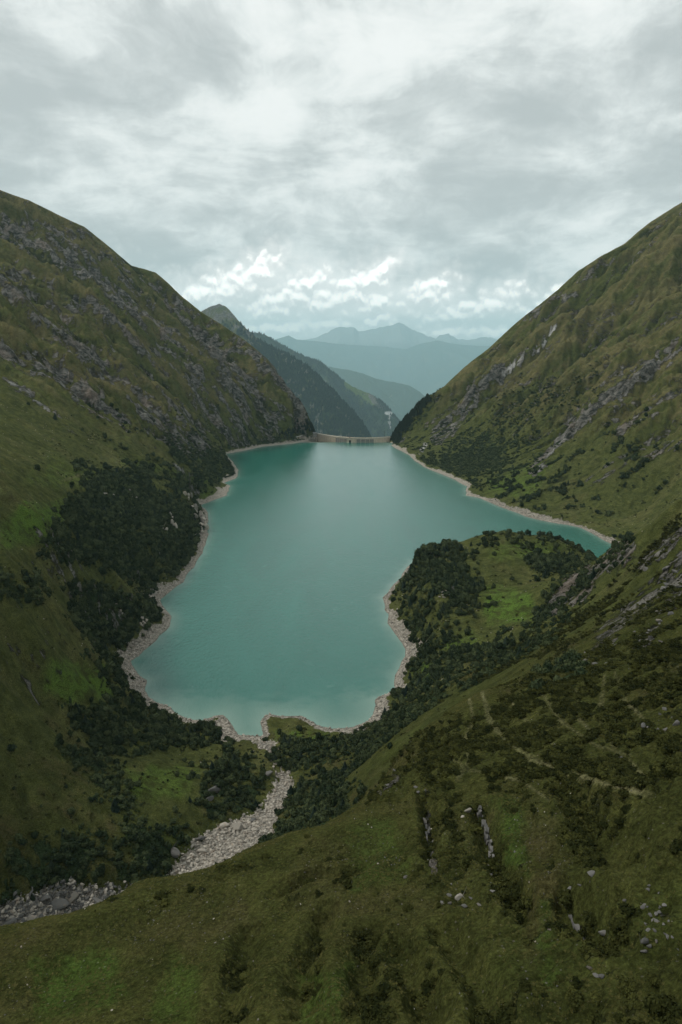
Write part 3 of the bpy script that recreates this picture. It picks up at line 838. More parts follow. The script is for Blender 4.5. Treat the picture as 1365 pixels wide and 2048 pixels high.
def terrain_mat(name, far=False, green=(0.032, 0.046, 0.012), forest=(0.018, 0.028, 0.012)):
    m, t = new_mat(name)
    g = t.n('ShaderNodeNewGeometry')
    pos = g.outputs['Position']
    a = {k: t.attr(k) for k in ('rock', 'gravel', 'wood', 'heath', 'lush', 'dry', 'brown', 'bright', 'path', 'near')}
    n_big = t.noise(pos, 0.02, 8, 0.62)
    n_mid = t.noise(pos, 0.11, 9, 0.66, 0.3)
    n_fine = t.noise(pos, 1.3, 6, 0.68)
    n_tuft = t.noise(pos, 0.45, 5, 0.6, 0.6)
    olive = t.mix(n_mid, green, t.mix(a['near'], (0.092, 0.097, 0.032), (0.068, 0.066, 0.020)))
    dry_litc = t.mix(n_fine, (0.074, 0.070, 0.030), (0.165, 0.142, 0.064))  # dry grass, also the painted golden highlight of the ribs
    lushc = t.mix(n_fine, (0.040, 0.076, 0.012), t.mix(a['near'], (0.105, 0.165, 0.032), (0.052, 0.090, 0.018)))
    brownc = t.mix(n_mid, (0.038, 0.033, 0.015), (0.076, 0.063, 0.029))
    c = olive
    c = t.mix(t.math('MULTIPLY', a['brown'], t.ss(n_mid, 0.35, 0.6)), c, brownc)
    c = t.mix(t.math('MULTIPLY', a['dry'], t.ss(n_big, 0.30, 0.52)), c, dry_litc)
    c = t.mix(t.math('MULTIPLY', a['lush'], t.ss(n_mid, 0.32, 0.55)), c, lushc)
    # dark little cushions and hollows
    dark = t.mix(n_fine, (0.008, 0.012, 0.005), (0.028, 0.032, 0.011))
    spots = t.ss(t.math('ADD', n_tuft, t.math('MULTIPLY', n_fine, 0.4)), 0.78, 0.90)
    c = t.mix(t.math('MULTIPLY', spots, t.math('SUBTRACT', 0.7, t.math('MULTIPLY', a['near'], 0.5))), c, dark)
    hm = t.ss(t.math('ADD', a['heath'], t.math('MULTIPLY', t.math('SUBTRACT', t.math('ADD', t.math('MULTIPLY', n_tuft, 0.5), t.math('MULTIPLY', n_mid, 0.5)), 0.5), 1.5)), 0.30, 0.62)
    c = t.mix(t.math('MULTIPLY', hm, 0.8), c, dark)
    c = t.mix(t.math('MULTIPLY', a['path'], t.ss(n_fine, 0.3, 0.6, 0.5, 1.0)), c, t.mix(n_fine, (0.105, 0.108, 0.046), (0.18, 0.165, 0.090)))
    wm = t.ss(t.math('ADD', a['wood'], t.math('MULTIPLY', t.math('SUBTRACT', n_mid, 0.5), 1.4)), 0.30, 0.55)
    woodc = t.mix(n_fine, forest, tuple(x * 2.3 for x in forest))
    c = t.mix(wm, c, woodc)
    # rock, cracked down the fall line and banded
    sv = t.scale(pos, (0.6, 1.5, 0.9))
    rn = t.noise(sv, 0.085, 10, 0.70, 0.8)
    crack = t.noise(sv, 0.16, 6, 0.65, 1.2, typ='RIDGED_MULTIFRACTAL')
    rockc = t.mix(t.ss(rn, 0.38, 0.64), (0.022, 0.024, 0.021), (0.205, 0.196, 0.176))
    rockc = t.mix(t.ss(n_big, 0.5, 0.7, 0, 0.45), rockc, (0.22, 0.17, 0.135))
    rockc = t.mix(t.ss(crack, 0.9, 1.6, 0, 0.65), rockc, (0.032, 0.036, 0.030))
    rockc = t.mix(a['bright'], rockc, t.mix(rn, (0.27, 0.27, 0.265), (0.60, 0.59, 0.57)))
    rm = t.ss(t.math('ADD', a['rock'], t.math('MULTIPLY', t.math('SUBTRACT', t.math('ADD', rn, t.math('MULTIPLY', n_fine, 0.3)), 0.65), 2.2)), 0.36, 0.62)
    rm = t.math('MULTIPLY', rm, t.ss(a['rock'], 0.03, 0.15))
    c = t.mix(rm, c, rockc)
    # stones of the dry band and of the stream
    vc = t.voro(pos, 0.55, 'F1', 'Color')
    vd = t.voro(pos, 0.55, 'F1', 'Distance')
    vsep = t.n('ShaderNodeSeparateColor'); t.t.links.new(vc, vsep.inputs[0])
    gc = t.mix(t.math('ADD', t.math('MULTIPLY', vsep.outputs[0], 0.5), t.math('MULTIPLY', n_fine, 0.5)), (0.20, 0.185, 0.155), (0.54, 0.49, 0.42))
    gc = t.mix(t.ss(n_mid, 0.42, 0.7, 0, 0.75), gc, (0.13, 0.115, 0.095))
    gc = t.mix(t.ss(vd, 0.55, 0.85, 0, 0.45), gc, (0.07, 0.065, 0.058))
    zs = t.n('ShaderNodeSeparateXYZ'); t.t.links.new(pos, zs.inputs[0])
    zb = t.math('ADD', zs.outputs[2], t.math('MULTIPLY', t.math('SUBTRACT', n_mid, 0.5), 2.0))
    gc = t.mix(t.ss(zb, 0.9, 0.1, 0, 0.55), gc, (0.12, 0.115, 0.095))
    gc = t.mix(t.math('MULTIPLY', t.ss(t.math('SINE', t.math('MULTIPLY', zb, 3.4)), 0.2, 1.0), 0.3), gc, (0.13, 0.115, 0.095))
    gm = t.ss(t.math('ADD', a['gravel'], t.math('MULTIPLY', t.math('SUBTRACT', n_fine, 0.5), 0.8)), 0.35, 0.6)
    c = t.mix(gm, c, gc)
    # sparse pale stones lying in the turf
    sp = t.voro(pos, 0.8, 'F1', 'Distance')
    spm = t.math('MULTIPLY', t.math('MULTIPLY', t.ss(sp, 0.13, 0.08), t.ss(n_big, 0.45, 0.6)), t.math('SUBTRACT', 1.0, wm))
    c = t.mix(t.math('MULTIPLY', spm, 0.6), c, (0.15, 0.14, 0.12))
    if not far:
        sp2 = t.voro(pos, 2.3, 'F1', 'Distance')
        spm2 = t.math('MULTIPLY', t.math('MULTIPLY', t.ss(sp2, 0.16, 0.10), t.ss(n_mid, 0.5, 0.62)), a['near'])
        c = t.mix(t.math('MULTIPLY', spm2, 0.5), c, (0.15, 0.135, 0.11))
    gr = t.math('MULTIPLY', t.ss(n_fine, 0.30, 0.72, 0.55, 1.5), t.ss(n_mid, 0.3, 0.7, 0.75, 1.25))
    gr = t.math('MULTIPLY', gr, t.math('ADD', 1.0, t.math('MULTIPLY', a['near'], t.math('MULTIPLY', t.math('SUBTRACT', t.noise(pos, 3.2, 5, 0.7), 0.5), 2.2))))
    gr = t.math('MAXIMUM', gr, 0.2)
    c = t.mix(1.0, c, t.xyz(gr, gr, gr), 'MULTIPLY')
    hgt = t.math('ADD', t.math('MULTIPLY', n_mid, 3.6), t.math('ADD', t.math('MULTIPLY', n_fine, 0.55), t.math('MULTIPLY', n_tuft, 0.7)))
    hgt = t.math('ADD', hgt, t.math('MULTIPLY', rm, t.math('ADD', t.math('MULTIPLY', rn, 6.0), t.math('MULTIPLY', crack, -0.8))))
    hgt = t.math('ADD', hgt, t.math('MULTIPLY', wm, t.math('MULTIPLY', n_tuft, 3.0)))
    hgt = t.math('ADD', hgt, t.math('MULTIPLY', gm, t.math('MULTIPLY', vd, -0.8)))
    finish(t, c, 1.0, hgt, 1.0, 1.0, 0.03)
    return m


M_TER = terrain_mat('alpine_ground')
M_FAR = terrain_mat('far_ground', True, green=(0.036, 0.050, 0.026))


def ATT(**kw):
    return kw


attrs = dict(rock=rock, gravel=gravel, wood=Wm, heath=heath, lush=lush, dry=dry, brown=brown, bright=bright, path=path, near=sstep(Rr, 420, 250))
terrain = grid_mesh('terrain', X, Y, Z, M_TER, attrs)

# wide floor far below, out to the horizon
def far_floor():
    a = np.linspace(-math.pi, math.pi, 97)[:, None]; r = np.array([10, 1500, 3000, 6000, 12000, 24000, 110000])[None]
    XX = r * np.sin(a); YY = r * np.cos(a); ZZ = np.full_like(XX, -3200.0)
    z = np.zeros_like(XX)
    o = grid_mesh('ground', XX, YY, ZZ, M_FAR, dict(rock=z, gravel=z, wood=z + .7, heath=z, lush=z, dry=z, brown=z, bright=z, path=z, near=z))
far_floor()


# ------------------------------------------------------------------ ranges beyond the dam
def interp_ridge(pts, n):
    pts = np.array(pts, float)
    s = np.concatenate([[0], np.cumsum(np.hypot(np.diff(pts[:, 0]), np.diff(pts[:, 1])))])
    t = np.linspace(0, s[-1], n)
    return [np.interp(t, s, pts[:, k]) for k in range(3)]


def range_mesh(name, pts, n_s, n_t, front, slope, wl, amp, fall, rough, cover, back=0.5, curve=0.0, base=-3201):
    """a mountain range: its crest at its real distance, a flank falling towards the lake side and one behind"""
    u, v, y = interp_ridge(pts, n_s)
    cx_, cy_, cz_ = np.array([P(a, b, y=c) for a, b, c in zip(u, v, y)]).T
    s_px = np.arange(n_s)
    rr = fbm(u / 9.0, u * 0 + y[0] / 700, 5, 0.62, 2.0)
    cz_ = cz_ + rr * rough
    T = np.concatenate([-np.linspace(1, 0, n_t // 4, endpoint=False) ** 1.3 * back, np.linspace(0, 1, n_t) ** 1.25])
    fx, fy = fall
    XX = cx_[:, None] + fx * T[None] * front; YY = cy_[:, None] + fy * T[None] * front
    d = np.abs(T)[None] * front
    ZZ = cz_[:, None] - slope * d * (1 + curve * np.abs(T)[None])
    gx_ = np.full_like(XX, -fx * slope); gy_ = np.full_like(XX, -fy * slope)
    E = erosion(XX, YY, gx_, gy_, wl, 5, 0.52, amp * 1.2)
    fade = sstep(np.abs(T), 0.0, 0.12)[None] * 0.88 + 0.12
    big_ = fbm(XX / (wl * 1.4), YY / (wl * 1.4), 4, 0.5, 4.4)
    ZZ = ZZ + fade * (amp * E + amp * 1.1 * big_)
    ZZ = np.maximum(ZZ, base)
    UU, VV, _ = proj(XX, YY, ZZ)
    at = cover(XX / 1.5, YY / 1.5, (ZZ - 300) / 1.5 + 300, UU, VV, E)
    z = np.zeros_like(XX)
    full = dict(rock=z, gravel=z, wood=z, heath=z, lush=z, dry=z, brown=z, bright=z, path=z, near=z)
    full.update(at)
    o = grid_mesh(name, XX, YY, ZZ, M_FAR, full)
    return o, (XX, YY, ZZ, UU, VV, full)


def cov2(X, Y, Z, U, V, E):
    n = fbm(X / 120, Y / 60, 5, 0.62, 2.0)
    wood = sstep(Z + n * 350, 560, 160) * 0.95
    rk = sstep(n + 0.25 * sstep(Z, 150, 500), 0.05, 0.4)
    n3 = fbm(X / 45, Y / 20, 4, 0.6, 6.0)
    rk = sstep(n + 0.5 * n3 + 0.2 * sstep(Z, 250, 650), 0.05, 0.35)
    wood = wood * sstep(n3 + 0.4 * n, 0.35, 0.0)
    return dict(wood=wood * (1 - 0.6 * rk), rock=rk * 0.9, dry=sstep(n, -0.3, 0.1) * (1 - wood) * 0.5)


def cov3(X, Y, Z, U, V, E):
    n = fbm(X / 150, Y / 150, 5, 0.62, 5.0)
    nn = fbm(U / 8, V / 8, 4, 0.6)
    wood = 0.9 * sstep(n, 0.45, 0.1)
    d1, _ = polyline_d(U, V, [(702, 770), (725, 785), (745, 800)])
    d2, _ = polyline_d(U, V, [(745, 795), (765, 810)])
    cl = sstep(d1 + nn * 18, 20, 6)
    d3, _ = polyline_d(U, V, [(773, 826), (788, 826)])
    d4, _ = polyline_d(U, V, [(781, 830), (778, 845), (782, 856)])
    br = np.maximum(sstep(d3 + nn * 2, 5, 2.5), 0.7 * sstep(d4 + nn * 4, 3.5, 1))
    rk = np.maximum(sstep(n + nn * 0.4, 0.25, 0.5) * 0.8, 0.8 * sstep(d2 + nn * 10, 11, 4))
    return dict(wood=wood * (1 - cl) * (1 - br), rock=np.maximum(rk, br), bright=br, lush=cl * 0.8, dry=cl * 0.4)


def cov4(X, Y, Z, U, V, E):
    n = fbm(X / 250, Y / 250, 5, 0.62, 5.0)
    return dict(wood=0.95 * sstep(n, 0.5, 0.2), rock=0.5 * sstep(n, 0.3, 0.55), lush=np.full_like(X, 0.15))


def cov5(X, Y, Z, U, V, E):
    n = fbm(X / 700, Y / 700, 5, 0.62, 5.0)
    return dict(wood=0.9 * sstep(n, 0.3, 0.0), rock=0.5 * sstep(n, 0.3, 0.6), brown=0.6 * sstep(n, 0, 0.3))


def cov6(X, Y, Z, U, V, E):
    n = fbm(X / 500, Y / 500, 5, 0.62, 5.0)
    return dict(rock=1.0 * sstep(Z + n * 300, 100, 500), bright=0.3 * sstep(Z, 500, 900), wood=0.6 * sstep(Z, 300, 0))


L2 = [(300, 600, 10179), (370, 640, 9918), (402, 623, 9786), (412, 616, 9708), (426, 611, 9657), (441, 609, 9657), (450, 612, 9630), (466, 627, 9525), (479, 642, 9447), (501, 664, 9343), (519, 679, 9264), (545, 695, 9135), (576, 709, 9003),
      (611, 731, 8821), (637, 753, 8664), (664, 779, 8533), (690, 806, 8403), (712, 830, 8299), (730, 854, 8194), (742, 880, 8091), (760, 930, 7959)]
R2, D2 = range_mesh('mountain', L2, 330, 170, 3800, 0.92, 400, 66, (0.45, -0.89), 18, cov2, back=0.6)
L3 = [(430, 660, 16572), (512, 667, 16038), (532, 669, 15769), (554, 683, 15502), (585, 700, 15235), (611, 713, 14968), (637, 722, 14701), (664, 742, 14433), (690, 762, 14166), (716, 778, 13899), (747, 791, 13765), (774, 812, 13576),
      (790, 832, 13365), (806, 860, 13230), (830, 900, 13096)]
R3, D3 = range_mesh('mountain', L3, 300, 170, 4800, 0.72, 600, 95, (0.55, -0.83), 22, cov3, back=0.6)
L4 = [(560, 715, 32842), (640, 728, 31836), (664, 735, 31503), (700, 740, 30832), (725, 747, 30496), (752, 757, 30162), (775, 762, 29826), (796, 766, 29493), (820, 772, 29155), (840, 784, 28821), (852, 795, 28486), (870, 812, 28152), (900, 835, 27814), (980, 880, 27480)]
R4, D4 = range_mesh('mountain', L4, 260, 110, 7500, 0.55, 1000, 95, (0.3, -0.95), 26, cov4, back=0.5)
L5 = [(440, 695, 58560), (520, 690, 58560), (558, 677, 58560), (578, 671, 58560), (593, 679, 58560), (646, 684, 58560), (699, 690, 59694), (752, 692, 60450), (813, 698, 60450), (840, 688, 58938), (875, 681, 58560), (897, 686, 58560),
      (927, 690, 58560), (971, 692, 58560), (1100, 696, 58560)]
R5, D5 = range_mesh('mountain_range', L5, 300, 90, 14000, 0.40, 3400, 200, (0.0, -1.0), 40, cov5, back=0.5)
L6 = [(400, 686, 72657), (500, 684, 72657), (520, 676, 72657), (560, 684, 72657), (611, 680, 72657), (637, 674, 72657), (650, 667, 72657), (665, 660, 72657), (672, 656, 72657), (681, 653, 72657), (690, 655, 72657), (708, 654, 72657), (716, 663, 72657),
      (734, 661, 72657), (752, 656, 72657), (774, 652, 72657), (788, 650, 72657), (798, 644, 72657), (806, 648, 72657), (818, 656, 72657), (840, 665, 72657), (857, 673, 72657), (872, 677, 72657), (879, 671, 72657), (890, 668, 72657), (897, 667, 72657),
      (906, 672, 72657), (914, 678, 72657), (935, 680, 72657), (949, 679, 72657), (960, 675, 72657), (971, 673, 72657), (993, 678, 72657), (1030, 684, 72657), (1120, 682, 72657)]
R6, D6 = range_mesh('mountain_range', L6, 420, 90, 13000, 0.45, 2300, 220, (0.0, -1.0), 170, cov6, back=0.5)

# ------------------------------------------------------------------ water
def water():
    rr = [455.0]
    while rr[-1] < 2330: rr.append(rr[-1] * 1.0045)
    aa = np.radians(np.linspace(-28, 32, 260))
    WA, WR = np.meshgrid(aa, np.array(rr), indexing='ij')
    WX, WY = WR * np.sin(WA), WR * np.cos(WA)
    ds = sdist(WX, WY, shore_l)
    idx = np.arange(WX.size).reshape(WX.shape)
    keep = (np.minimum.reduce([ds[:-1, :-1], ds[1:, :-1], ds[1:, 1:], ds[:-1, 1:]]) < 9) & (WY[:-1, :-1] < 2262)
    q = np.stack([idx[:-1, :-1], idx[:-1, 1:], idx[1:, 1:], idx[1:, :-1]], -1)[keep]
    co = np.stack([WX, WY, np.zeros_like(WX)], -1).reshape(-1, 3)
    used = np.unique(q); remap = np.full(WX.size, -1); remap[used] = np.arange(len(used)); q = remap[q]
    if np.cross(co[used][q[0, 1]] - co[used][q[0, 0]], co[used][q[0, 3]] - co[used][q[0, 0]])[2] < 0: q = q[:, ::-1]
    me = bpy.data.meshes.new('water')
    me.vertices.add(len(used)); me.vertices.foreach_set('co', co[used].astype(np.float32).ravel())
    me.loops.add(q.size); me.loops.foreach_set('vertex_index', q.ravel().astype(np.int32))
    me.polygons.add(len(q)); me.polygons.foreach_set('loop_start', np.arange(0, q.size, 4, dtype=np.int32)); me.polygons.foreach_set('loop_total', np.full(len(q), 4, np.int32))
    me.update(calc_edges=True)
    WU, WV, _ = proj(WX, WY, WX * 0)
    n_ = fbm(WX / 18, WY / 18, 4, 0.6)
    silt = np.exp(np.minimum(ds, 0) / (7 + 5 * n_))
    silt = np.maximum(silt * 0.8, 0.9 * np.exp(np.minimum(ds, 0) / 24) * poly(WU, WV, [(300, 1380), (560, 1400), (760, 1380), (760, 1500), (300, 1500)], 20, 16, fbm(WU / 40, WV / 16, 4) * 2))
    at_ = me.attributes.new('silt', 'FLOAT', 'POINT'); at_.data.foreach_set('value', silt.ravel()[used].astype(np.float32))
    m, t = new_mat('lake_water')
    g = t.n('ShaderNodeNewGeometry'); pos = g.outputs['Position']
    rip = t.noise(t.scale(pos, (1.0, 0.55, 1)), 0.30, 6, 0.68, 0.5)
    sw = t.noise(t.scale(pos, (0.012, 0.004, 1)), 1.0, 4, 0.5, 1.0)
    milky = t.noise(t.scale(pos, (0.02, 0.02, 1)), 1.0, 5, 0.6, 1.5)
    col = t.mix(sw, (0.006, 0.096, 0.072), (0.019, 0.150, 0.118))
    col = t.mix(t.ss(milky, 0.62, 0.74, 0, 0.2), col, (0.10, 0.23, 0.20))
    col = t.mix(t.math('MULTIPLY', t.attr('silt'), 0.75), col, (0.20, 0.30, 0.25))
    rg = t.math('ADD', 0.10, t.math('MULTIPLY', sw, 0.16))
    b = finish(t, col, rg, rip, 0.55, 0.9, 0.6)
    b.inputs['IOR'].default_value = 1.43
    me.materials.append(m)
    o = bpy.data.objects.new('water', me); COL.objects.link(o); o['kind'] = 'structure'
water()

# ------------------------------------------------------------------ small modelling helpers
def mesh_obj(name, bm, mat, parent=None, smooth=False, loc=None):
    me = bpy.data.meshes.new(name)
    bm.to_mesh(me); bm.free()
    for p in me.polygons: p.use_smooth = smooth
    me.materials.append(mat)
    o = bpy.data.objects.new(name, me)
    COL.objects.link(o)
    if parent is not None: o.parent = parent
    if loc is not None: o.location = loc
    return o


def empty(name, loc=(0, 0, 0), rz=0.0):
    o = bpy.data.objects.new(name, None); COL.objects.link(o)
    o.location = loc; o.rotation_euler = (0, 0, rz); o.empty_display_size = 0.5
    return o


def tag(o, label, cat, group=None, kind=None):
    o['label'] = label; o['category'] = cat
    if group: o['group'] = group
    if kind: o['kind'] = kind
    return o


def box(bm, x0, x1, y0, y1, z0, z1):
    vs = [bm.verts.new(p) for p in ((x0, y0, z0), (x1, y0, z0), (x1, y1, z0), (x0, y1, z0), (x0, y0, z1), (x1, y0, z1), (x1, y1, z1), (x0, y1, z1))]
    for f in ((3, 2, 1, 0), (4, 5, 6, 7), (0, 1, 5, 4), (1, 2, 6, 5), (2, 3, 7, 6), (3, 0, 4, 7)):
        bm.faces.new([vs[i] for i in f])


def hexa(bm, bot, top):
    """solid between a bottom and a top quad"""
    vs = [bm.verts.new(p) for p in list(bot) + list(top)]
    for f in ((3, 2, 1, 0), (4, 5, 6, 7), (0, 1, 5, 4), (1, 2, 6, 5), (2, 3, 7, 6), (3, 0, 4, 7)):
        bm.faces.new([vs[i] for i in f])


# ------------------------------------------------------------------ dam
def simple_mat(name, c0, c1, scale, rough=0.85, bump=0.05, stain=None):
    m, t = new_mat(name)
    tcn = t.n('ShaderNodeNewGeometry').outputs['Position']
    n = t.noise(tcn, scale, 7, 0.65, 0.3)
    c = t.mix(t.ss(n, 0.3, 0.7), c0, c1)
    if stain:
        s = t.noise(t.scale(tcn, (0.5, 0.5, 0.05)), 0.9, 5, 0.6)
        c = t.mix(t.ss(s, 0.5, 0.68, 0, 0.55), c, stain)
    finish(t, c, rough, n, bump, 0.6, 0.2)
    return m


M_CON = simple_mat('dam_concrete', (0.46, 0.395, 0.31), (0.64, 0.555, 0.44), 0.25, stain=(0.16, 0.145, 0.125))
M_CON2 = simple_mat('dam_grey_facing', (0.17, 0.165, 0.15), (0.25, 0.24, 0.22), 0.3, stain=(0.12, 0.115, 0.11))
M_ROAD = simple_mat('pale_concrete_road', (0.60, 0.58, 0.53), (0.75, 0.72, 0.66), 0.4)
M_DARK = simple_mat('dark_opening', (0.02, 0.02, 0.02), (0.035, 0.033, 0.03), 0.5)
M_STEEL = simple_mat('steel', (0.12, 0.12, 0.12), (0.2, 0.2, 0.2), 0.5)

pa = P(634, 866.5, y=2318); pm = P(703, 875, z=16.0); pb = P(781, 874, y=2262)
CRZ = 16.0
A_ = Vector((P(634, 867, z=CRZ)[0], P(634, 867, z=CRZ)[1])); B_ = Vector((P(705, 875.5, z=CRZ)[0], P(705, 875.5, z=CRZ)[1])); C_ = Vector((P(783, 873.5, z=CRZ)[0], P(783, 873.5, z=CRZ)[1]))


def arc(s):
    """crest line through the three points (quadratic)"""
    return A_ * (2 * (s - .5) * (s - 1)) + B_ * (-4 * s * (s - 1)) + C_ * (2 * s * (s - .5))


def arcn(s):
    d = arc(s + 0.01) - arc(s - 0.01)
    n_ = Vector((d.y, -d.x)); n_.normalize()
    return n_            # towards the water (camera)


dam = tag(empty('dam', (B_.x, B_.y, 0)), 'pale concrete arch dam closing the far end of the turquoise lake', 'dam')
NB = 18
def damp(s, off, z):
    p = arc(s) + arcn(s) * off
    return (p.x - B_.x, p.y - B_.y, z)
for i in range(NB):
    s0, s1 = i / NB + 0.0012, (i + 1) / NB - 0.0012
    bm = bmesh.new()
    hexa(bm, (damp(s0, 4, -60), damp(s1, 4, -60), damp(s1, -22, -60), damp(s0, -22, -60)), (damp(s0, 0, CRZ - 1.6), damp(s1, 0, CRZ - 1.6), damp(s1, -7, CRZ - 1.6), damp(s0, -7, CRZ - 1.6)))
    mesh_obj('wall_block', bm, M_CON, dam)
    if (5 <= i <= 8) or (10 <= i <= 13):
        bm = bmesh.new()
        zt = CRZ - 4.5
        hexa(bm, (damp(s0 + .003, 4.2, -30), damp(s1 - .003, 4.2, -30), damp(s1 - .003, 2, -30), damp(s0 + .003, 2, -30)), (damp(s0 + .003, .95, zt), damp(s1 - .003, .95, zt), damp(s1 - .003, -1, zt), damp(s0 + .003, -1, zt)))
        mesh_obj('facing_panel', bm, M_CON2, dam)
bm = bmesh.new(); bm2 = bmesh.new(); bm3 = bmesh.new()
for i in range(36):
    s0, s1 = i / 36, (i + 1) / 36
    hexa(bm, (damp(s0, 1.2, CRZ - 1.58), damp(s1, 1.2, CRZ - 1.58), damp(s1, -8.2, CRZ - 1.58), damp(s0, -8.2, CRZ - 1.58)), (damp(s0, 1.2, CRZ - .4), damp(s1, 1.2, CRZ - .4), damp(s1, -8.2, CRZ - .4), damp(s0, -8.2, CRZ - .4)))
    for bb, o0, o1 in ((bm2, 1.2, 0.6), (bm3, -7.6, -8.2)):
        hexa(bb, (damp(s0, o0, CRZ - .39), damp(s1, o0, CRZ - .39), damp(s1, o1, CRZ - .39), damp(s0, o1, CRZ - .39)), (damp(s0, o0, CRZ + .7), damp(s1, o0, CRZ + .7), damp(s1, o1, CRZ + .7), damp(s0, o1, CRZ + .7)))
mesh_obj('crest_road', bm, M_ROAD, dam)
mesh_obj('parapet', bm2, M_CON, dam); mesh_obj('parapet', bm3, M_CON, dam)
# intake tower in the middle
sc_ = 0.47
p0 = arc(sc_) - B_; nn_ = arcn(sc_)
tw = empty('intake_tower', (p0.x, p0.y, 0), math.atan2(-nn_.x, -nn_.y) * -1 * 0); tw.parent = dam
bm = bmesh.new()
box(bm, -11, -3.4, -6.5, 1, -40, CRZ - .5); box(bm, 3.4, 11, -6.5, 1, -40, CRZ - .5); box(bm, -3.39, 3.39, -6.4, 1, 8, CRZ - .6)
box(bm, -12, 12, -7.4, 1.2, CRZ - .48, CRZ + .3)
mesh_obj('tower_wall', bm, M_CON, tw)
bm = bmesh.new(); box(bm, -3.38, 3.38, -3.4, -1, -40, 7.98); mesh_obj('gate_opening', bm, M_DARK, tw)
bm = bmesh.new(); box(bm, -3, 1.5, -5.5, -1.5, CRZ + .31, CRZ + 3.2); mesh_obj('hoist_house', bm, M_STEEL, tw)
for k in range(16):                                            # lamp posts on the crest road
    pp = arc((k + .5) / 16) + arcn((k + .5) / 16) * -1.0
    bm = bmesh.new()
    bmesh.ops.create_cone(bm, cap_ends=True, segments=6, radius1=.16, radius2=.08, depth=5, matrix=Matrix.Translation((0, 0, 2.5)))
    box(bm, -.15, .15, -1.2, .2, 4.95, 5.15)
    tag(mesh_obj('street_lamp', bm, M_STEEL, loc=(pp.x, pp.y, CRZ - .4)), 'slender steel lamp post standing on the crest of the dam', 'street lamp', 'lamp posts along the dam crest')

# access road on pillars along the left bank, and the small house at its end
LZ = CRZ
r0 = P(633, 868, z=CRZ + 1); r1 = P(612, 869, z=CRZ + 1); r2 = P(592, 873, z=CRZ + 1)
via = tag(empty('viaduct', (r1[0], r1[1], 0)), 'pale road carried on short pillars above the left shore beside the dam', 'viaduct')
bm = bmesh.new(); rp = [r0, r1, r2]
ptsr = []
for k in range(13):
    s = k / 12
    q = [r0[j] * 2 * (s - .5) * (s - 1) + r1[j] * -4 * s * (s - 1) + r2[j] * 2 * s * (s - .5) for j in (0, 1)]
    ptsr.append((q[0] - r1[0], q[1] - r1[1]))
for (a, b), (c, d) in zip(ptsr[:-1], ptsr[1:]):
    hexa(bm, ((a, b - 3, CRZ - 1.5), (c, d - 3, CRZ - 1.5), (c, d + 4, CRZ - 1.5), (a, b + 4, CRZ - 1.5)), ((a, b - 3, CRZ - .2), (c, d - 3, CRZ - .2), (c, d + 4, CRZ - .2), (a, b + 4, CRZ - .2)))
mesh_obj('deck', bm, M_ROAD, via)
for k in range(12):
    a, b = ptsr[k]
    bm = bmesh.new(); box(bm, a - .9, a + .9, b - 2.6, b - .8, -14, CRZ - 1.51)
    mesh_obj('pillar', bm, M_CON, via)
hp = P(630.5, 866, y=2330)
hs = tag(empty('house', (hp[0], hp[1], CRZ)), 'small grey stone service house at the left end of the dam', 'house')
bm = bmesh.new(); box(bm, -7, 7, -5, 5, -6, 8); mesh_obj('wall', bm, M_CON2, hs)
bm = bmesh.new()
hexa(bm, ((-8, -6, 8.01), (8, -6, 8.01), (8, 6, 8.01), (-8, 6, 8.01)), ((-7.5, -.3, 11), (7.5, -.3, 11), (7.5, .3, 11), (-7.5, .3, 11))); mesh_obj('roof', bm, M_STEEL, hs)
for xx in (-4, 0, 4):
    bm = bmesh.new(); box(bm, xx - .8, xx + .8, -5.06, -4.9, 2.5, 5); mesh_obj('window', bm, M_DARK, hs)
mp = P(770, 873, y=2290)
ms = tag(empty('mast', (mp[0], mp[1], 4)), 'thin dark lattice mast standing at the right end of the dam', 'mast')
bm = bmesh.new()
bmesh.ops.create_cone(bm, cap_ends=True, segments=6, radius1=.8, radius2=.35, depth=34, matrix=Matrix.Translation((0, 0, 17)))
mesh_obj('pole', bm, M_DARK, ms)
bm = bmesh.new(); box(bm, -2.4, 2.4, -.2, .2, 27, 27.4); mesh_obj('crossarm', bm, M_DARK, ms)
bm = bmesh.new(); box(bm, -1.8, 1.8, -.2, .2, 31, 31.4); mesh_obj('crossarm', bm, M_DARK, ms)

# ------------------------------------------------------------------ plant and stone prototypes
def leaf_mat(name, dark, light, sat=0.0):
    m, t = new_mat(name)
    oi = t.n('ShaderNodeObjectInfo')
    pos = t.n('ShaderNodeNewGeometry').outputs['Position']
    n = t.noise(pos, 0.9, 4, 0.6)
    f = t.math('ADD', t.math('MULTIPLY', t.math('POWER', oi.outputs['Random'], 1.6), 0.75), t.math('MULTIPLY', t.ss(n, 0.4, 0.65), 0.25))
    c = t.mix(f, dark, light)
    finish(t, c, 0.9, None, spec=0.04)
    return m


M_LEAF = leaf_mat('alder_leaves', (0.014, 0.026, 0.013), (0.092, 0.114, 0.052))
M_HEA = leaf_mat('dwarf_shrub_leaves', (0.012, 0.016, 0.005), (0.064, 0.068, 0.019))
M_CONI = leaf_mat('conifer_needles', (0.012, 0.022, 0.016), (0.030, 0.044, 0.028))
M_BARK = simple_mat('bark', (0.06, 0.05, 0.04), (0.14, 0.12, 0.10), 3.0)


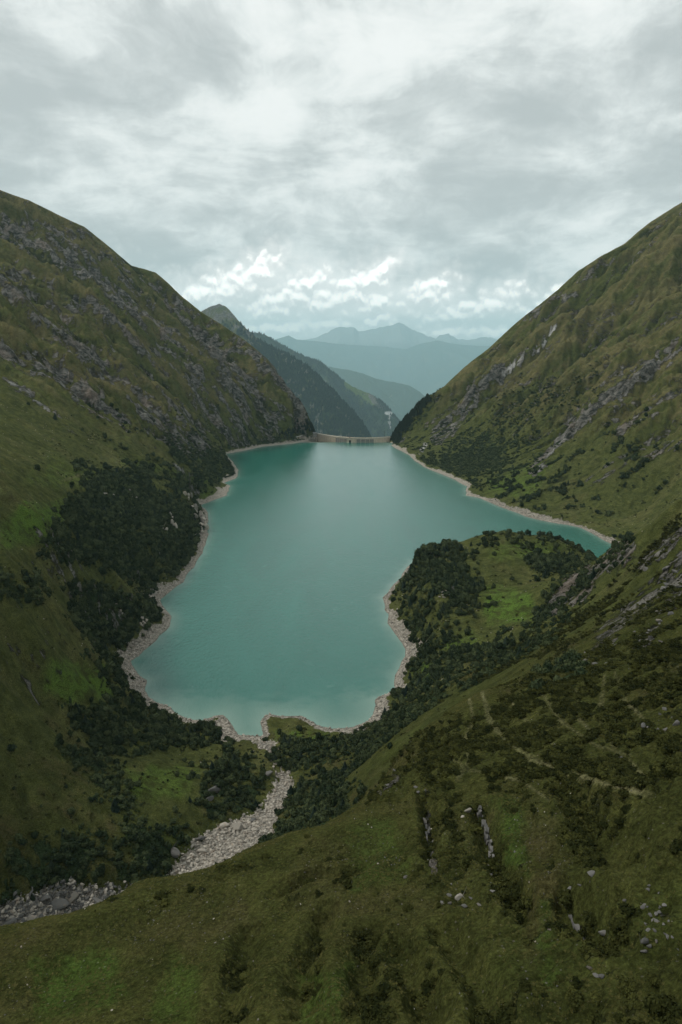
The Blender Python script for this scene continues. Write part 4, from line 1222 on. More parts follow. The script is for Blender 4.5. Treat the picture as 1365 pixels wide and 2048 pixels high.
def stone_mat(name, c0, c1, warm=(0.30, 0.22, 0.16)):
    m, t = new_mat(name)
    oi = t.n('ShaderNodeObjectInfo'); pos = t.n('ShaderNodeNewGeometry').outputs['Position']
    n = t.noise(pos, 1.4, 7, 0.65, 0.4)
    n2 = t.noise(pos, 0.4, 3, 0.5)
    f = t.math('ADD', t.math('MULTIPLY', oi.outputs['Random'], 0.7), t.math('MULTIPLY', n, 0.35))
    c = t.mix(f, c0, c1)
    c = t.mix(t.ss(n2, 0.55, 0.7, 0, 0.5), c, warm)
    c = t.mix(t.ss(n, 0.55, 0.7, 0, 0.4), c, (0.07, 0.07, 0.062))
    finish(t, c, 0.9, n, 0.12, 0.7, 0.2)
    return m


M_STONE = stone_mat('pale_granite', (0.10, 0.095, 0.083), (0.50, 0.455, 0.39))
M_GREY = stone_mat('grey_schist', (0.055, 0.055, 0.053), (0.17, 0.165, 0.155), (0.16, 0.13, 0.10))


def bush_bm(seed, lobes=4, leaves=330, size=0.16, flat=0.75, spread=0.55):
    rg = random.Random(seed); bm = bmesh.new()
    L = []
    for k in range(lobes):
        a = rg.uniform(0, 6.28); r = spread * rg.uniform(0.2, 1)
        L.append((Vector((r * math.cos(a), r * math.sin(a), flat * rg.uniform(0.35, 0.8))), rg.uniform(0.38, 0.62)))
    for k in range(leaves):
        c, R = L[rg.randrange(lobes)]
        d = Vector((rg.gauss(0, 1), rg.gauss(0, 1), rg.gauss(0.25, 1))).normalized()
        p = c + Vector((d.x, d.y, d.z * flat)) * R * rg.uniform(0.55, 1.12)
        if p.z < 0.02: p.z = rg.uniform(0.02, 0.2)
        nrm = (d + Vector((rg.gauss(0, .5), rg.gauss(0, .5), rg.gauss(0.2, .5)))).normalized()
        tq = nrm.to_track_quat('Z', 'Y'); s = size * rg.uniform(0.6, 1.4)
        an = rg.uniform(0, 3.14)
        q = [Vector((math.cos(an + b) * s * w_, math.sin(an + b) * s * w_, 0)) for b, w_ in ((0, 1.0), (1.7, .6), (3.14, 1.0), (4.6, .6))]
        vs = [bm.verts.new(p + tq @ x) for x in q]
        bm.faces.new(vs)
    for c, R in L:                                             # inner mass so that the crown is not see-through
        ret = bmesh.ops.create_icosphere(bm, subdivisions=1, radius=R * 0.72, matrix=Matrix.Translation((c.x, c.y, max(c.z * 0.9, .2))) @ Matrix.Diagonal((1, 1, flat, 1)))
        for v_ in ret['verts']: v_.co += Vector((rg.uniform(-.1, .1), rg.uniform(-.1, .1), rg.uniform(-.1, .1)))
    return bm


def conifer_bm(seed, leaves=260):
    rg = random.Random(seed); bm = bmesh.new()
    for k in range(leaves):
        h = rg.random() ** 1.3
        R = (1 - h) * 0.30 * rg.uniform(0.55, 1.15) + 0.015
        a = rg.uniform(0, 6.28)
        p = Vector((R * math.cos(a), R * math.sin(a), 0.08 + 0.92 * h - R * 0.25))
        o = Vector((math.cos(a), math.sin(a), -0.5)); sd_ = Vector((-math.sin(a), math.cos(a), rg.uniform(-.3, .3)))
        s = 0.075 * rg.uniform(.7, 1.4) * (1.2 - h * .7)
        vs = [bm.verts.new(x) for x in (p - sd_ * s, p + o * s * 1.5, p + sd_ * s, p - o * s + Vector((0, 0, s)))]
        bm.faces.new(vs)
    bmesh.ops.create_cone(bm, cap_ends=True, segments=7, radius1=.17, radius2=.005, depth=.9, matrix=Matrix.Translation((0, 0, .52)))
    return bm


def rock_bm(seed, n=16, ax=(1, .8, .6)):
    rg = random.Random(seed); bm = bmesh.new()
    for k in range(n):
        d = Vector((rg.gauss(0, 1), rg.gauss(0, 1), rg.gauss(0, 1))).normalized() * rg.uniform(.42, .55)
        bm.verts.new((d.x * ax[0], d.y * ax[1], d.z * ax[2]))
    r = bmesh.ops.convex_hull(bm, input=bm.verts[:])
    bmesh.ops.delete(bm, geom=[g for g in r['geom_interior'] if isinstance(g, bmesh.types.BMVert)], context='VERTS')
    try:
        bmesh.ops.bevel(bm, geom=bm.edges[:], offset=0.035, segments=1, affect='EDGES')
    except Exception:
        pass
    return bm


def proto_mesh(name, bm, mat, smooth=False):
    me = bpy.data.meshes.new(name); bm.to_mesh(me); bm.free(); me.materials.append(mat)
    for p in me.polygons: p.use_smooth = smooth
    return me


BUSH = [proto_mesh('alder_crown', bush_bm(s, 4 + s % 3), M_LEAF) for s in range(5)]
HEA = [proto_mesh('shrub_crown', bush_bm(40 + s, 4 + s % 3, 300, 0.13, 0.55, 0.7), M_HEA) for s in range(5)]
CONI = [proto_mesh('conifer_crown', conifer_bm(70 + s), M_CONI) for s in range(3)]
ROCKS = [proto_mesh('boulder_shape', rock_bm(100 + s, 14 + s, (1, random.uniform(.65, .95), random.uniform(.5, .8))), M_STONE) for s in range(7)]
ROCKG = [proto_mesh('slab_shape', rock_bm(200 + s, 14 + s, (1, random.uniform(.5, .8), random.uniform(.3, .55))), M_GREY) for s in range(6)]


def proto_objs(meshes):
    out = []
    for me in meshes:
        out.append(bpy.data.objects.new(me.name + '_source', me))     # not linked: only the node tree uses them
    return out


def scatter(name, P3, scl, rot, meshes, label, cat, zs=None):
    """one stuff object: points that carry instances of the prototypes"""
    me = bpy.data.meshes.new(name)
    me.vertices.add(len(P3)); me.vertices.foreach_set('co', np.asarray(P3, np.float32).ravel())
    a = me.attributes.new('s', 'FLOAT_VECTOR', 'POINT'); a.data.foreach_set('vector', np.asarray(scl, np.float32).ravel())
    a = me.attributes.new('r', 'FLOAT_VECTOR', 'POINT'); a.data.foreach_set('vector', np.asarray(rot, np.float32).ravel())
    a = me.attributes.new('k', 'INT', 'POINT'); a.data.foreach_set('value', RNG.integers(0, len(meshes), len(P3)).astype(np.int32))
    o = bpy.data.objects.new(name, me); COL.objects.link(o)
    tag(o, label, cat, kind='stuff')
    ng = bpy.data.node_groups.new(name + '_scatter', 'GeometryNodeTree')
    ng.interface.new_socket('Geometry', in_out='INPUT', socket_type='NodeSocketGeometry')
    ng.interface.new_socket('Geometry', in_out='OUTPUT', socket_type='NodeSocketGeometry')
    N = ng.nodes; Lk = ng.links
    gi = N.new('NodeGroupInput'); go = N.new('NodeGroupOutput')
    jn = N.new('GeometryNodeJoinGeometry')
    for po in proto_objs(meshes):
        oi = N.new('GeometryNodeObjectInfo'); oi.inputs['Object'].default_value = po; oi.inputs['As Instance'].default_value = True
        Lk.new(oi.outputs['Geometry'], jn.inputs[0])
    ip = N.new('GeometryNodeInstanceOnPoints'); ip.inputs['Pick Instance'].default_value = True
    Lk.new(gi.outputs[0], ip.inputs['Points']); Lk.new(jn.outputs[0], ip.inputs['Instance'])
    for nm, ty, sk in (('s', 'FLOAT_VECTOR', 'Scale'), ('r', 'FLOAT_VECTOR', 'Rotation'), ('k', 'INT', 'Instance Index')):
        na = N.new('GeometryNodeInputNamedAttribute'); na.data_type = ty; na.inputs['Name'].default_value = nm
        out = [s_ for s_ in na.outputs if s_.enabled and s_.name == 'Attribute'][0]
        Lk.new(out, ip.inputs[sk])
    Lk.new(ip.outputs[0], go.inputs[0])
    md = o.modifiers.new('scatter', 'NODES'); md.node_group = ng
    return o


# area of each terrain vertex, for even sampling
Xa, Xr_ = np.gradient(X); Ya, Yr_ = np.gradient(Y)
AREA = np.abs(Xa * Yr_ - Xr_ * Ya)


def sample(mask, n, jitter=True):
    wgt = (mask * AREA).ravel().copy(); wgt[~np.isfinite(wgt)] = 0
    cs = np.cumsum(wgt)
    if cs[-1] <= 0: return np.zeros(0, int)
    return np.searchsorted(cs, RNG.random(n) * cs[-1])


def at(idx):
    nr = X.shape[1]
    i, j = idx // nr, idx % nr
    i = np.clip(i, 1, X.shape[0] - 2); j = np.clip(j, 1, nr - 2)
    fa, fr = RNG.random(len(idx)) - .5, RNG.random(len(idx)) - .5
    def l(A):
        return A[i, j] + np.where(fa > 0, (A[i + 1, j] - A[i, j]) * fa, (A[i, j] - A[i - 1, j]) * fa) + np.where(fr > 0, (A[i, j + 1] - A[i, j]) * fr, (A[i, j] - A[i, j - 1]) * fr)
    return np.stack([l(X), l(Y), l(Z)], 1), i, j


def rotz(n, tilt=0.12):
    return np.stack([RNG.normal(0, tilt, n), RNG.normal(0, tilt, n), RNG.random(n) * 6.283], 1)


# --- woods of green alder and willow
wood_mask = np.clip(Wm, 0, 1) ** 1.5 * ((VIS) | (Rr < 600)) * (np.abs(LA) < 0.6)
idx = sample(wood_mask * (Rr < 1500), 23000)
pw, iw, jw = at(idx)
sw_ = (1.2 + 4.0 * RNG.random(len(idx)) ** 1.9) * np.interp(Rr[iw, jw], [250, 500, 1000], [0.55, 0.8, 1.15])
app = sw_ / np.linalg.norm(pw - np.array([0, 0, HCAM]), axis=1) * VIS[iw, jw] * (Wm[iw, jw] < 0.8)
uw, vw, _ = proj(pw[:, 0], pw[:, 1], pw[:, 2])

def place_copy(name, me, p, s, rz, label, cat, group):
    o = bpy.data.objects.new(name, me); COL.objects.link(o)
    o.location = p; o.scale = s; o.rotation_euler = (0, 0, rz)
    return tag(o, label, cat, group)


def zone_label(u, v):
    if v < 1130 and u > 800: return 'round dark green bush on top of the grassy promontory', 'bushes on the grassy promontory'
    if u > 780 and v < 1290: return 'dark leafy bush on the steep side of the promontory', 'bushes on the side of the promontory'
    if u > 560:
        if v < 1400: return 'dark green bush on the hollow slope just below the promontory', 'bushes on the hollow slope below the promontory'
        if u > 700: return 'dark green bush on the steep flank under the crest of the near hill', 'bushes under the crest of the near hill'
        if v < 1530: return 'dark green bush on the bank close above the lake end', 'bushes on the bank above the lake end'
        if v < 1600: return 'dark green bush halfway up the bank right of the stream', 'bushes halfway up the right bank of the stream'
        return 'dark green bush right of the stream where the near hill cuts it off', 'bushes against the near hill right of the stream'
    if u > 390:
        if v < 1500: return 'leafy dark bush beside the mouth of the stream at the lake', 'bushes beside the stream mouth'
        if v < 1600: return 'leafy dark bush beside the narrow upper stream', 'bushes beside the upper stream'
        if v < 1700: return 'leafy dark bush beside the bend of the boulder stream', 'bushes beside the bend of the stream'
        return 'leafy dark bush at the right rim of the broad boulder pile', 'bushes at the right rim of the boulder pile'
    if v > 1640:
        if u < 130: return 'dark bush of the thicket at the left edge above the lower stream', 'bushes of the thicket at the left edge'
        if u < 270: return 'dark bush in the middle of the thicket above the lower stream', 'bushes in the middle of the lower thicket'
        return 'dark bush of the thicket beside the big dark boulder', 'bushes beside the big dark boulder'
    if v > 1390:
        if v < 1500: return 'dark bush in the belt of scrub behind the sandy near shore', 'bushes behind the sandy near shore'
        return 'dark bush on the rolling ground left of the stream', 'bushes on the rolling ground left of the stream'
    return 'dark bush at the edge of the left meadow', 'bushes around the left meadow'


sel = np.argsort(-app)[:240]
single = np.zeros(len(idx), bool); single[sel] = True
for k in sel:
    lb, gp = zone_label(uw[k], vw[k])
    s = sw_[k]
    place_copy('bush', BUSH[k % 5], pw[k] - np.array([0, 0, .15 * s]), (s, s, s * 1.1), random.uniform(0, 6.28), lb, 'bush', gp)
rest = ~single
nn = rest.sum()
sc3 = np.stack([sw_[rest], sw_[rest], sw_[rest] * RNG.uniform(.8, 1.9, nn)], 1)
scatter('woods', pw[rest] - np.array([0, 0, .3]), sc3, rotz(nn), BUSH, 'dark green alder scrub covering the lake banks and bluffs', 'woods')

# a few conifers stand up out of the woods
idx = sample(wood_mask * (Rr < 1500) * (nA > -.1), 240)
pcx, _, _ = at(idx)
s = RNG.uniform(5, 12, len(idx)) * np.interp(np.hypot(pcx[:, 0], pcx[:, 1]), [250, 900], [.55, 1])
scatter('conifers', pcx, np.stack([s, s, s], 1), rotz(len(s), .04), CONI, 'dark pointed conifers standing in the scrub round the lake', 'conifers')

# scattered scrub on the lower mountain flanks
idx = sample((Wm > .12) * Wm * VIS * (Rr >= 1500) * (Rr < 2400), 6500)
pq, iq, jq = at(idx)
s = RNG.uniform(2.0, 5.0, len(idx))
scatter('scrub', pq - np.array([0, 0, .4]), np.stack([s, s, s * .9], 1), rotz(len(s)), BUSH[:3], 'low dark scrub scattered over the foot of both mountains', 'scrub')

# low scrub that lets the woods run out into the grass
em = (sstep(Wm, .01, .25) * (1.05 - np.clip(Wm, 0, 1)) + .5 * sstep(nB + nC, .15, .5) * (Rr < 1300)) * VIS * (Rr > 300) * (Rr < 1500) * (Z < 168) * sstep(SD, 9, 16) * (1 - np.maximum(bed, bed2)) * (np.clip(gravel, 0, 1) < .3)
idx = sample(em, 12000); pe, ie, je = at(idx)
q = RNG.uniform(.5, 1.7, len(idx)) * np.interp(Rr[ie, je], [300, 1000], [.8, 1.5])
scatter('low_scrub', pe - np.array([0, 0, .15]), np.stack([q, q, q * .7], 1), rotz(len(idx)), HEA, 'low olive green scrub thinning out from the woods into the meadows', 'scrub')

# --- conifers: by the dam, on the wooded spur and along the far crests
pts_c = []; sc_c = []
m = poly(U, V, [(776, 880), (790, 850), (850, 788), (862, 800), (820, 850), (797, 885)], 4) * (Rr > 2100) * (Rr < 2500)
idx = sample(m, 420); pc, _, _ = at(idx); pts_c.append(pc); sc_c.append(RNG.uniform(9, 19, len(pc)))
m = poly(U, V, [(560, 870), (620, 845), (700, 868), (660, 880), (630, 868)], 4) * (Rr > 2150) * (Rr < 2500)
idx = sample(m, 260); pc, _, _ = at(idx); pts_c.append(pc); sc_c.append(RNG.uniform(7, 14, len(pc)))


def from_grid(D, n, cond, lo, hi):
    XX, YY, ZZ, UU, VV, full = D
    wgt = (full['wood'] * cond).ravel(); cs = np.cumsum(wgt)
    k = np.searchsorted(cs, RNG.random(n) * cs[-1])
    p = np.stack([XX.ravel()[k], YY.ravel()[k], ZZ.ravel()[k]], 1) + RNG.normal(0, 4, (n, 3)) * np.array([1, 1, 0])
    pts_c.append(p - np.array([0, 0, 3.0])); sc_c.append(RNG.uniform(lo, hi, n))


from_grid(D2, 7000, (D2[4] < 905) & (D2[3] > 380) & (D2[3] < 760), 24, 48)
from_grid(D3, 6000, (D3[4] < 905) & (D3[3] > 480) & (D3[3] < 830), 28, 50)
pc = np.concatenate(pts_c); sc1 = np.concatenate(sc_c)
scatter('forest', pc, np.stack([sc1, sc1, sc1], 1), rotz(len(sc1), .03), CONI, 'dark conifer forest on the mountainsides beyond the dam', 'forest')

# single trees on the promontory and by the stream: trunk and crown each
def tree(u, v, z_guess, h, label, group, conif=False):
    q = P(u, v, z=z_guess)
    d2 = (X - q[0]) ** 2 + (Y - q[1]) ** 2
    # nearest visible terrain point in the picture
    dd = np.where(VIS, (U - u) ** 2 + (V - v) ** 2, 1e12)
    k = int(np.argmin(dd)); p = (X.ravel()[k], Y.ravel()[k], Z.ravel()[k])
    t_ = tag(empty('tree', p, random.uniform(0, 6.28)), label, 'tree', group)
    bm = bmesh.new()
    bmesh.ops.create_cone(bm, cap_ends=True, segments=7, radius1=h * .035, radius2=h * .012, depth=h * .7, matrix=Matrix.Translation((0, 0, h * .33)))
    if not conif:
        for a in (0.6, 2.7, 4.6):
            bmesh.ops.create_cone(bm, cap_ends=True, segments=5, radius1=h * .014, radius2=h * .005, depth=h * .4,
                                  matrix=Matrix.Translation((h * .1 * math.cos(a), h * .1 * math.sin(a), h * .5)) @ Matrix.Rotation(a, 4, 'Z') @ Matrix.Rotation(.55, 4, 'Y'))
    mesh_obj('trunk', bm, M_BARK, t_)
    me = (CONI if conif else BUSH)[random.randrange(3)]
    c = bpy.data.objects.new('crown', me); COL.objects.link(c); c.parent = t_
    if conif: c.scale = (h, h, h)
    else:
        c.scale = (h * .55, h * .55, h * .75); c.location = (0, 0, h * .22)
    return t_


for u, v, h in [(886, 1104, 7), (893, 1103, 8.5), (911, 1103, 6.5), (923, 1101, 8), (942, 1092, 6)]:
    tree(u, v, 56, h, 'small pointed conifer standing alone on the promontory skyline', 'lone conifers on the promontory skyline', True)
for u, v, h in [(838, 1103, 11), (850, 1106, 12), (862, 1108, 11), (846, 1118, 10), (873, 1112, 9), (858, 1122, 10), (834, 1112, 9)]:
    tree(u, v, 55, h, 'leafy tree in the dark clump on the promontory corner above the lake', 'trees in the clump on the promontory corner')
for u, v, h in [(1085, 1135, 8), (1100, 1132, 9), (1118, 1136, 8.5), (1132, 1138, 8), (1075, 1140, 7), (1108, 1142, 8)]:
    tree(u, v, 50, h, 'leafy tree in the grove in the middle of the promontory meadow', 'trees in the grove on the promontory meadow')
for u, v, h in [(430, 1560, 9), (448, 1548, 11), (440, 1580, 9), (462, 1570, 8)]:
    tree(u, v, 28, h, 'dark tree in the tall clump left of the upper stream', 'trees in the clump left of the upper stream')

# --- heath cushions on the near hill
hm_ = np.clip(heath, 0, 1) * VIS * (Rr < 700)
idx = sample(hm_ ** 1.8 * np.interp(Rr, [60, 200, 600], [1, 1, .35]), 13000)
ph, ih, jh = at(idx)
sh = (.30 + 1.25 * RNG.random(len(idx)) ** 2.2) * np.interp(Rr[ih, jh], [60, 200, 500], [.8, 1.1, 2.0]) * np.clip(.6 + heath[ih, jh], .6, 1.3)
uh, vh, _ = proj(ph[:, 0], ph[:, 1], ph[:, 2])
app = sh / np.linalg.norm(ph - np.array([0, 0, HCAM]), axis=1)
sel = np.argsort(-app)[:290]; single = np.zeros(len(idx), bool); single[sel] = True


def heath_label(u, v):
    if v > 1850 and u < 680: return 'low brown-green shrub on the near hill at the lower left', 'shrubs on the lower left of the near hill'
    if v > 1850: return 'low dark shrub in the grooves at the foot of the near hill', 'shrubs in the grooves of the near hill'
    if v > 1600 and u > 1100: return 'low dark shrub in the broad dark patch right of the stony ground', 'shrubs right of the stony ground'
    if v > 1600: return 'low shrub beside the rock edges on the near hill', 'shrubs beside the rock edges'
    if v > 1390:
        if u < 900: return 'low dark shrub on the lip left of the tracks', 'shrubs on the lip left of the tracks'
        if v > 1530: return 'low dark shrub below the long track across the shoulder', 'shrubs below the long track'
        if u < 1060: return 'low dark shrub beside the fork of the two tracks', 'shrubs beside the fork of the tracks'
        if u < 1210: return 'low dark shrub in the dense patch between the tracks', 'shrubs in the dense patch between the tracks'
        return 'low dark shrub right of the upper track near the stony strip', 'shrubs right of the upper track'
    return 'low shrub on the steep rocky slope at the right', 'shrubs on the steep right slope'


for k in sel:
    lb, gp = heath_label(uh[k], vh[k]); s = sh[k]
    place_copy('shrub', HEA[k % 5], ph[k] - np.array([0, 0, .1 * s]), (s, s, s * .8), random.uniform(0, 6.28), lb, 'shrub', gp)
rest = ~single; nn = rest.sum()
scatter('heath', ph[rest] - np.array([0, 0, .08]), np.stack([sh[rest], sh[rest], sh[rest] * RNG.uniform(.5, .9, nn)], 1), rotz(nn), HEA, 'low dark heath shrubs covering the near hillside', 'heath')

# --- boulders of the stream
def stones(name, mask, n, lo, hi, pw_, meshes, label, cat, n_single, single_name, labels, sink=.25):
    idx = sample(mask, n); p, i, j = at(idx)
    s = lo + (hi - lo) * RNG.random(len(idx)) ** pw_
    app = s / np.linalg.norm(p - np.array([0, 0, HCAM]), axis=1) * VIS[i, j]
    order = np.argsort(-app)[:n_single]
    sg = np.zeros(len(idx), bool); sg[order] = True
    uu, vv, _ = proj(p[:, 0], p[:, 1], p[:, 2])
    for k in order:
        lb, gp = labels(uu[k], vv[k])
        o = place_copy(single_name, meshes[k % len(meshes)], p[k] + np.array([0, 0, (.5 - sink) * s[k] * .5]), (s[k], s[k], s[k]), 0, lb, single_name, gp)
        o.rotation_euler = (random.uniform(-.4, .4), random.uniform(-.4, .4), random.uniform(0, 6.28))
    r = ~sg
    if r.sum():
        scatter(name, p[r] + np.stack([0 * s[r], 0 * s[r], (.5 - sink) * s[r] * .5], 1), np.stack([s[r]] * 3, 1), rotz(r.sum(), .5), meshes, label, cat)


def bed_label(u, v):
    if v < 1600: return 'pale boulder in the narrow upper reach of the dry stream', 'boulders in the upper reach of the dry stream'
    if v < 1645: return 'pale boulder at the bend where the dry stream begins to widen', 'boulders at the bend of the dry stream'
    if v < 1690 and u > 330: return 'pale boulder in the upper part of the broad boulder pile', 'boulders in the upper part of the broad pile'
    if v < 1725 and u > 330: return 'pale boulder in the middle of the broad boulder pile', 'boulders in the middle of the broad pile'
    if v < 1775 and u > 330: return 'pale boulder at the foot of the broad pile by the near hill', 'boulders at the foot of the broad pile'
    if u < 70: return 'grey boulder in the lower stream right at the left edge', 'boulders in the lower stream at the edge'
    if u < 170: return 'grey boulder in the cascade of the lower stream', 'boulders in the cascade of the lower stream'
    return 'small grey boulder in the dark rubble below the broad stream pile', 'boulders in the dark rubble of the stream'


stones('rubble', bed * VIS * (Z < 60), 3800, .5, 3.2, 2.6, ROCKS, 'pale rubble filling the dry stream bed', 'rubble', 210, 'boulder', bed_label)
stones('grey_rubble', bed2 * VIS * (Z < 120), 2200, .5, 3.4, 2.4, ROCKG + ROCKS[:2], 'grey rubble filling the lower stream bed', 'rubble', 80, 'boulder', bed_label)
shm = sstep(SD, 18, 12) * sstep(SD, .5, 2.5) * (gravel > .4) * VIS * (Rr > 400) * (Rr < 1400)
stones('shore_rubble', shm, 7000, .6, 3.4, 2.2, ROCKS, 'pale stones along the drawdown band of the lake shore', 'rubble', 0, 'boulder', bed_label)
stm = (Rr < 420) * VIS * (Z > 170) * np.clip(.12 + .6 * sstep(nC + nB, 0, .5) + 1.2 * stony + 1.6 * poly(U, V, [(1040, 1620), (1130, 1620), (1130, 1760), (1060, 1760)], 30, 20, nP), 0, 2) * (heath < .5)
stones('loose_stones', stm, 3200, .06, .42, 3.0, ROCKG + ROCKS[:1], 'small stones lying scattered in the turf of the near hill', 'stones', 0, 'stone', bed_label)
md_ = (Rr > 420) * (Rr < 1300) * VIS * (Wm < .3) * sstep(nB, 0.0, .4) * (SD > 10)
stones('meadow_stones', md_, 900, .5, 1.8, 2.5, ROCKS, 'pale stones lying scattered in the meadows round the lake', 'stones', 0, 'stone', bed_label)


def ground_at(u, v, near=True):
    m_ = VIS & (Rr < 420) & (Z > 150) if near else VIS
    dd = np.where(m_, (U - u) ** 2 + (V - v) ** 2, 1e12)
    k = int(np.argmin(dd))
    return Vector((X.ravel()[k], Y.ravel()[k], Z.ravel()[k]))


ND = [  # stones the photograph singles out on the near hill: u, v, width px, mesh, label
    (937, 1622, 17, 0, 'pale block of stone at the top end of the slate rib'), (926, 1636, 11, 1, 'smaller pale stone just below the pale block by the slate rib'),
    (832, 1576, 12, 2, 'grey stone at the head of the left groove'), (838, 1584, 9, 3, 'dark stone touching the grey one at the head of the left groove'),
    (980, 1752, 13, 4, 'upright pale stone at the lower end of the slate rib'), (986, 1785, 16, 0, 'broad grey stone under the lower end of the slate rib'),
    (1003, 1790, 12, 1, 'dark stone right of the broad grey stone below the slate rib'), (917, 1797, 20, 5, 'long pale slab leaning in the row of slabs'),
    (898, 1791, 12, 2, 'small pale slab left of the long leaning slab'), (885, 1807, 12, 3, 'dark slab at the left end of the row of slabs'), (899, 1806, 10, 1, 'dark slab second from the left in the row of slabs'),
    (930, 1812, 14, 4, 'flat grey slab below the long leaning slab'), (943, 1800, 12, 0, 'flat slab at the right end of the row of slabs'), (959, 1811, 12, 5, 'dark stone a step right of the row of slabs'),
    (811, 1756, 13, 2, 'dark pointed stone alone in the turf left of the slabs'), (1182, 1750, 17, 3, 'dark block beside the broad dark shrub patch'), (1204, 1866, 18, 1, 'rounded pale boulder above the lower right hollow'),
    (1160, 1772, 12, 0, 'pale stone in the small stony spot above the lower right hollow'), (1142, 1778, 12, 4, 'grey stone left in the small stony spot above the lower right hollow'),
    (1180, 1940, 14, 5, 'dark slab at the upper end of the slab line at the lower right'), (1192, 1949, 14, 2, 'dark slab in the middle of the slab line at the lower right'), (1204, 1957, 13, 3, 'dark slab at the lower end of the slab line at the lower right'),
    (1290, 1885, 24, 5, 'broad layered slab near the right edge'), (1288, 1905, 14, 0, 'grey stone under the broad layered slab'), (1352, 1450, 18, 1, 'grey rock at the right edge above the heath'),
    (1245, 1520, 14, 5, 'long thin slab beside the right track'), (1190, 1330, 14, 3, 'grey rock at the foot of the crag on the right'), (844, 2008, 9, 2, 'dark stone near the bottom edge'),
    (1250, 1800, 10, 4, 'small dark block between the shrubs at the lower right'), (790, 1545, 14, 0, 'reddish rock in the steep left flank of the near hill'), (775, 1572, 13, 1, 'dark rock low in the steep left flank of the near hill'), (1030, 1600, 9, 2, 'small grey slab on the track shoulder')]
for i, (u, v, wpx, k, lb) in enumerate(ND):
    p = ground_at(u, v); dist = (p - Vector((0, 0, HCAM))).length
    s = wpx * dist / F * 1.0
    o = place_copy('stone', ROCKS[k % 7] if 'pale block' in lb or 'long pale' in lb else ROCKG[k % 6], p + Vector((0, 0, .12 * s)), (s, s * .9, s * 1.1), 0, lb, 'stone', 'single stones on the near hill')
    o.rotation_euler = (random.uniform(-.35, .35), random.uniform(-.35, .35), random.uniform(-.8, .8))
for i in range(26):                                             # scree patch at the right
    u, v = 1315 + random.gauss(0, 16), 1825 + random.gauss(0, 30)
    p = ground_at(min(u, 1362), v); s = random.uniform(6, 13) * (p - Vector((0, 0, HCAM))).length / F
    o = place_copy('stone', ROCKG[i % 6], p + Vector((0, 0, .1 * s)), (s, s, s), 0, 'dark stone in the small scree patch at the right edge', 'stone', 'stones of the scree patch at the right edge')
    o.rotation_euler = (random.uniform(-.4, .4), random.uniform(-.4, .4), random.uniform(0, 6.28))
BB = [(205, 1838, 30, 'largest grey boulder of the lower stream'), (195, 1818, 16, 'angular grey boulder leaning above the largest one'), (148, 1790, 22, 'pale boulder at the top of the lower stream'), (120, 1812, 34, 'tall cracked grey boulder between the bushes of the lower stream'),
      (90, 1800, 20, 'grey boulder left of the tall cracked one'), (68, 1862, 24, 'flat pale boulder near the lower left edge'), (20, 1868, 26, 'grey boulder at the left edge of the photo'), (140, 1850, 20, 'wedge shaped grey boulder under the tall cracked one'),
      (475, 1655, 26, 'broad pale slab at the head of the boulder pile'), (450, 1652, 22, 'dark brown slab left of the broad pale slab'), (405, 1703, 18, 'pale upright slab in the boulder pile'), (350, 1708, 34, 'big dark boulder on the left bank of the pile'),
      (400, 1678, 22, 'dark flat boulder at the left rim of the pile'), (430, 1582, 28, 'grey rock in the grass left of the stream'), (420, 1600, 18, 'smaller grey rock below the rock in the grass'), (538, 1550, 18, 'grey rock at the narrow of the stream'), (505, 1640, 16, 'dark rock beside the bend of the stream')]
for i, (u, v, wpx, lb) in enumerate(BB):
    m_ = VIS & (Z < 120)
    dd = np.where(m_, (U - u) ** 2 + (V - v) ** 2, 1e12); kk = int(np.argmin(dd))
    p = Vector((X.ravel()[kk], Y.ravel()[kk], Z.ravel()[kk])); s = wpx * (p - Vector((0, 0, HCAM))).length / F * 1.1
    dk = 'pale' not in lb
    o = place_copy('boulder', (ROCKG if dk else ROCKS)[i % 6], p + Vector((0, 0, .15 * s)), (s, s * .9, s), 0, lb, 'boulder', 'single boulders of the stream')
    o.rotation_euler = (random.uniform(-.35, .35), random.uniform(-.35, .35), random.uniform(-.8, .8))

# slate ribs that stand out of the near hill: stacks of upright slabs
def rib(u0, v0, u1, v1, n, hpx, label):
    a = ground_at(u0, v0); b = ground_at(u1, v1)
    root = tag(empty('rock_rib', a), label, 'rock outcrop')
    dirv = (b - a); L = dirv.length; ang = math.atan2(dirv.y, dirv.x)
    for k in range(n):
        s_ = (k + .5) / n
        u, v = u0 + (u1 - u0) * s_ + random.uniform(-3, 3), v0 + (v1 - v0) * s_
        p = ground_at(u, v)
        h = hpx * (p - Vector((0, 0, HCAM))).length / F * (1.1 - .6 * s_) * random.uniform(.6, 1.25)
        bm = bmesh.new(); l = min(L / n * random.uniform(1.0, 1.9), 1.3); w_ = random.uniform(.18, .5)
        box(bm, -l / 2, l / 2, -w_ / 2, w_ / 2, -h * .4, h)
        for v_ in bm.verts: v_.co += Vector((random.uniform(-.18, .18) * l, random.uniform(-.12, .12), random.uniform(-.22, .22) * h * (v_.co.z > 0)))
        bmesh.ops.bevel(bm, geom=bm.edges[:], offset=.04, segments=1, affect='EDGES')
        o = mesh_obj('slab', bm, M_GREY, root, loc=p - a + Vector((random.uniform(-.25, .25), random.uniform(-.25, .25), 0)))
        o.rotation_euler = (random.uniform(-.3, .3), random.uniform(-.12, .12), ang + random.uniform(-.2, .2))


rib(957, 1622, 990, 1722, 26, 11, 'upright grey slate rib running down the near hill')
rib(850, 1640, 866, 1725, 14, 5, 'low dark rock rib in the left groove of the near hill')
rib(1140, 1838, 1176, 1880, 9, 3, 'dark broken rock edge above the lower right hollow')

